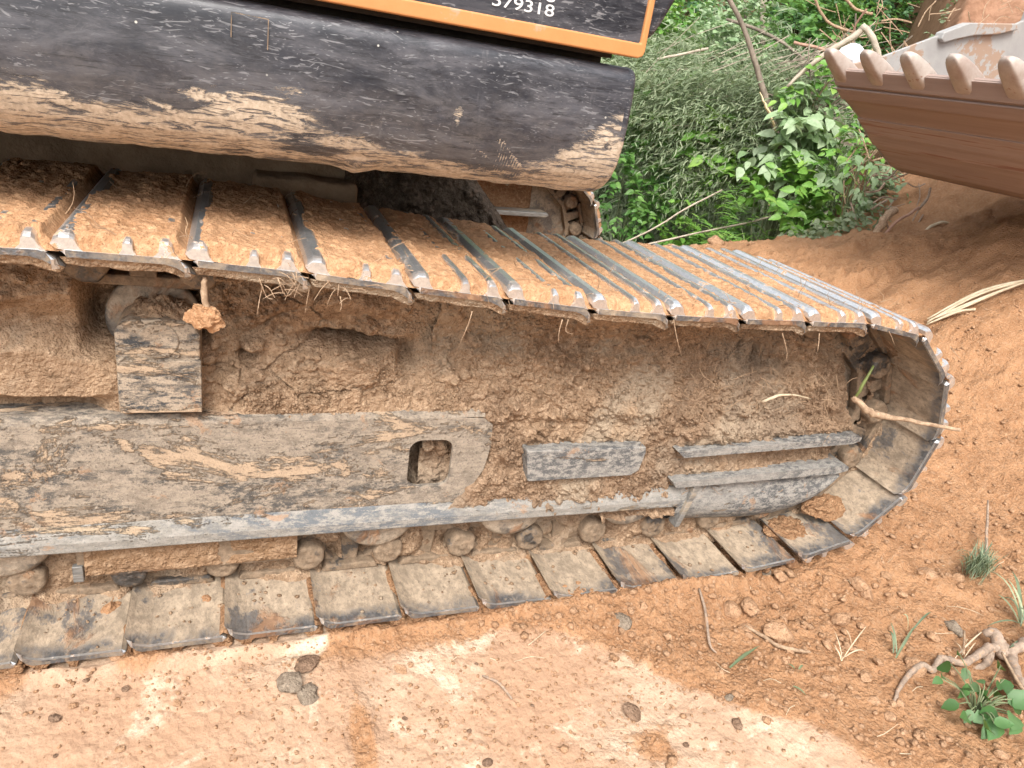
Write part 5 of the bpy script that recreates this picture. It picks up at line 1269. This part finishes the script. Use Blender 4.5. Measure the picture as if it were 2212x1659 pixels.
for i, (ps, rad, mt, lab) in enumerate([
    ([(1420, 128), (1470, 118), (1530, 105)], .012, M_bark_pale, 'bleached branch lying on the brush right of the house'),
    ([(1690, 175), (1760, 150), (1800, 118)], .010, M_bark, 'thin grey branch sloping up to the bucket teeth'),
    ([(1300, 545), (1400, 500), (1480, 452), (1560, 410)], .008, M_bark_pale, 'long thin cane leaning in the dark hollow'),
    ([(1390, 530), (1500, 505), (1620, 480), (1700, 458)], .009, M_bark_pale, 'pale pole lying low along the hollow'),
    ([(1885, 520), (1900, 492), (1912, 470), (1925, 460), (1932, 455)], .028, M_root, 'thick curved root standing at the ridge crest'),
    ([(1900, 520), (1935, 480), (1960, 465), (1985, 448)], .010, M_redroot, 'thin branch rising right of the thick curved root'),
    ([(1720, 500), (1690, 470), (1660, 440)], .008, M_redroot, 'thin bare twig at the foot of the green shrub'),
    ([(1872, 20), (1850, 50), (1835, 85), (1800, 100)], .009, M_redroot, 'red root arching down left of the bank'),
    ([(1760, -5), (1775, 30), (1800, 55), (1850, 72)], .012, M_root, 'brown looping root at the top beside the bank'),
    ([(1820, -10), (1850, 20), (1885, 30)], .012, M_root, 'short brown root at the very top of the slope'),
    ([(1715, 92), (1780, 108), (1810, 128)], .014, M_redroot, 'reddish broken branch pointing at the bucket teeth'),
    ([(1990, 512), (2010, 490), (2040, 480), (2070, 492)], .010, M_straw, 'pale crooked root lying on the orange ridge'),
    ([(1950, 520), (2000, 512), (2060, 505)], .020, M_root, 'weathered log half sunk in the orange ridge'),
    ([(1640, 530), (1700, 505), (1760, 470), (1790, 455)], .008, M_bark_pale, 'bent pale cane over the ridge before the shrub')]):
    r_ = 5.6 if ps[0][1] > 505 and ps[0][0] > 1850 else (6.6 if ps[0][1] > 430 else 7.4)
    stick('fallen_branch', [ray_at(u, v, r_+.05*j) for j, (u, v) in enumerate(ps)], rad, mt, lab, 'branch', 7, .25, i+3)
# mass of thin canes and roots
def canes(name, n, u0, u1, v0, v1, r0, r1_, ang, l0, l1, mat, label, seed, rad=.004):
    rn = random.Random(seed); parts = []
    for i in range(n):
        u, v = rn.uniform(u0, u1), rn.uniform(v0, v1); r_ = rn.uniform(r0, r1_); a = math.radians(rn.gauss(ang[0], ang[1])); l = rn.uniform(l0, l1)
        du, dv = math.cos(a)*l, math.sin(a)*l
        P = [ray_at(u, v, r_), ray_at(u+du*.5+rn.gauss(0, 5), v+dv*.5+rn.gauss(0, 5), r_+.05), ray_at(u+du, v+dv, r_+.1)]
        parts.append(tube(P, [rad*rn.uniform(.5, 1.4)]*3, 4, .1, i, 3))
    V, F = merge(parts); return tag(obj(name, from_bm(name, V, F, mat)), label, 'branches', kind='stuff')
canes('cane_litter', 100, 1380, 1800, 110, 330, 7.2, 8.2, (-22, 14), 60, 200, M_bark_pale, 'tangle of thin pale canes over the fallen brush', 1, .0035)
canes('cane_litter', 55, 1640, 1880, 120, 300, 6.9, 7.6, (-18, 30), 50, 160, M_bark, 'dark thin branches heaped beside the bucket', 2, .006)
canes('root_litter', 14, 1760, 1920, 0, 120, 7.2, 8.0, (60, 40), 30, 90, M_root, 'torn reddish roots at the edge of the bank', 3, .006)
canes('root_litter', 46, 1820, 1960, 340, 500, 6.1, 6.9, (-50, 40), 30, 90, M_root, 'bare roots and twigs below the bucket', 4, .005)
canes('root_litter', 24, 1890, 2212, -10, 60, 8.0, 9.5, (-40, 50), 20, 70, M_root, 'short roots sticking out of the red bank', 5, .004)
canes('root_litter', 34, 1800, 1960, 0, 150, 6.9, 8.6, (70, 45), 30, 110, M_root, 'dangling roots along the broken edge of the red bank', 6, .005)
canes('root_litter', 40, 1850, 1990, 380, 520, 5.7, 6.6, (-40, 40), 25, 80, M_root_grey, 'grey roots strewn where the bank meets the ridge', 7, .006)
undergrowth('leaf_litter', 900, 42, 47, 5.8, 9.5, 'round', 4, .05, .15, .12, [M_leaf_g], 'dry leaf litter where the brush meets the bank', 40, 2.0)
# 4 the seedling and grasses in the foreground
sd_ = empty('leafy_seedling', tuple(gp(*z5(1840, 1300)))); tag(sd_, 'green ivy like seedling with lobed leaves on the loose soil', 'plant')
big = [(1640, 1060, -150, 60), (1690, 1000, -60, 30), (1750, 1090, 80, 45), (1555, 1210, 170, 40), (1600, 1120, 110, 40), (1735, 1240, 100, 60), (1990, 1060, -60, 55), (2010, 1160, 70, 60), (1870, 1280, -40, 50), (1940, 1370, 160, 80), (2020, 1350, 20, 90), (1960, 1430, 90, 80), (1760, 1430, 150, 60), (1880, 1480, 80, 70), (2040, 1450, 70, 80), (1800, 1270, -120, 45), (1700, 1330, 200, 55), (1910, 1340, -90, 60), (2060, 1300, 10, 55), (1990, 1280, -100, 50)]
P, D, N, Lz = [], [], [], []
big = big+[(x+rq.uniform(-55, 55), y+rq.uniform(-45, 45), an+rq.uniform(-60, 60), s*.8) for (x, y, an, s) in big[8:]]
for (x, y, an, s) in big:
    p = gp(*z5(x, y), rq.uniform(.03, .07)); P.append(p); e = gp(*z5(x+math.cos(math.radians(an))*50, y+math.sin(math.radians(an))*50), rq.uniform(.01, .07)); D.append(e-p); N.append((rq.gauss(0, .3), -.5+rq.gauss(0, .2), 1)); Lz.append(s*.3617*.8641*1.7/FPX*2.1)
v, f, t = leaves(np.array(P), np.array(D), np.array(N), np.array(Lz), 'broad', np.random.default_rng(3), 1.25)
obj('foliage', leafmesh('foliage', [(v, f, t)], [leaf_mat('seedling_leaf', (.06, .15, .045), (.10, .22, .07), (.20, .33, .17))]), sd_)
base = Vector(gp(*z5(1850, 1320), .0)); parts = [tube([base, base.lerp(Vector(p), .5)+Vector((0, 0, .02)), Vector(p)], [.0022, .0018, .0012], 5, .1, i, 3) for i, p in enumerate(P)]
V, F = merge(parts); obj('stem', from_bm('stem', V, F, M_stem), sd_)
def blades(name, ends, wid, mat, label, cat, seed=1, h=.06):
    rg_ = np.random.default_rng(seed); V, F, T = [], [], []
    for ((x0, y0), (x1, y1)) in ends:
        p, e = gp(*z5(x0, y0), .01), gp(*z5(x1, y1), h*rg_.uniform(.3, 1)); mid = (p+e)/2+np.array([0, 0, h*rg_.uniform(.2, .7)])
        s = np.cross(e-p, [0, 0, 1.0]); s = s/np.linalg.norm(s)*wid*rg_.uniform(.6, 1.2); tt_ = rg_.random()
        for k, tq in enumerate(np.linspace(0, 1, 7)):
            c = (1-tq)**2*p+2*tq*(1-tq)*mid+tq*tq*e; w = 1.0*math.sin(math.pi*(.12+.88*tq))**.7 if tq < 1 else .02
            V += [c-s*w, c+np.array([0, 0, -wid*.4]), c+s*w]; T += [tt_]*3
        k0 = len(V)-21
        for k in range(6):
            a = k0+3*k; F += [(a, a+1, a+4, a+3), (a+1, a+2, a+5, a+4)]
    me = mesh(name, np.array(V), np.array(F), mat, True); attr(me, 'tint', T); return tag(obj(name, me), label, cat)
blades('grass_tuft', [((2170, 700), (1890, 445)), ((2170, 690), (2060, 425)), ((2160, 700), (1960, 600)), ((2170, 710), (2150, 560)), ((2180, 720), (1910, 765)), ((2200, 730), (2010, 510)), ((2190, 760), (2060, 760)), ((2160, 690), (2000, 560))], .0045, M_grass, 'spiky grey green grass blades at the right edge', 'grass', 1, .10)
blades('grass_tuft', [((2212, 850), (2060, 920)), ((2230, 800), (2130, 800)), ((2250, 850), (2140, 880)), ((2240, 760), (2150, 790))], .006, M_grass, 'broad grass blades above the gnarled root', 'grass', 2, .09)
blades('grass_sprig', [((1310, 930), (1430, 730)), ((1430, 730), (1535, 655)), ((1310, 925), (1235, 770)), ((1400, 720), (1330, 690)), ((1290, 900), (1230, 800))], .0032, M_grass, 'bent grass sprig standing alone in the loose soil', 'grass', 3, .07)
blades('fallen_grass', [((165, 995), (370, 845)), ((175, 985), (290, 890))], .003, M_leaf_g, 'flat green grass blade lying below the twig', 'grass', 4, .015)
blades('fallen_grass', [((625, 1050), (660, 1005)), ((560, 1000), (605, 1030)), ((590, 1150), (690, 1185))], .003, M_leaf_g, 'short green blade bits near the clay edge', 'grass', 5, .012)
blades('dry_grass', [((940, 940), (1080, 780)), ((950, 930), (890, 1000)), ((950, 935), (860, 790)), ((960, 925), (1110, 900)), ((940, 940), (880, 860)), ((1000, 860), (940, 800))], .0016, M_straw, 'pale dry grass wisp on the loose soil', 'grass', 6, .05)
blades('dry_grass', [((1720, 930), (1900, 780)), ((1770, 950), (1860, 830)), ((1660, 570), (1890, 690)), ((1760, 930), (1700, 860))], .0018, M_straw, 'dry stalks left of the root knot', 'grass', 7, .04)
rw = np.random.default_rng(5); E_ = []
for i in range(220):
    a = rw.uniform(0, 6.28); l = rw.uniform(60, 150); x0, y0 = 1860+rw.normal(0, 34), 350+rw.normal(0, 30); E_.append(((x0, y0), (x0+math.cos(a)*l*.8-25, y0+math.sin(a)*l*.75)))
blades('wiry_grass_tuft', E_, .0013, M_grass, 'wiry grey green grass tuft uprooted on the soil', 'grass', 8, .09)

for o in bpy.data.objects:
    if '_local' in o: del o['_local']
bpy.context.view_layer.update()
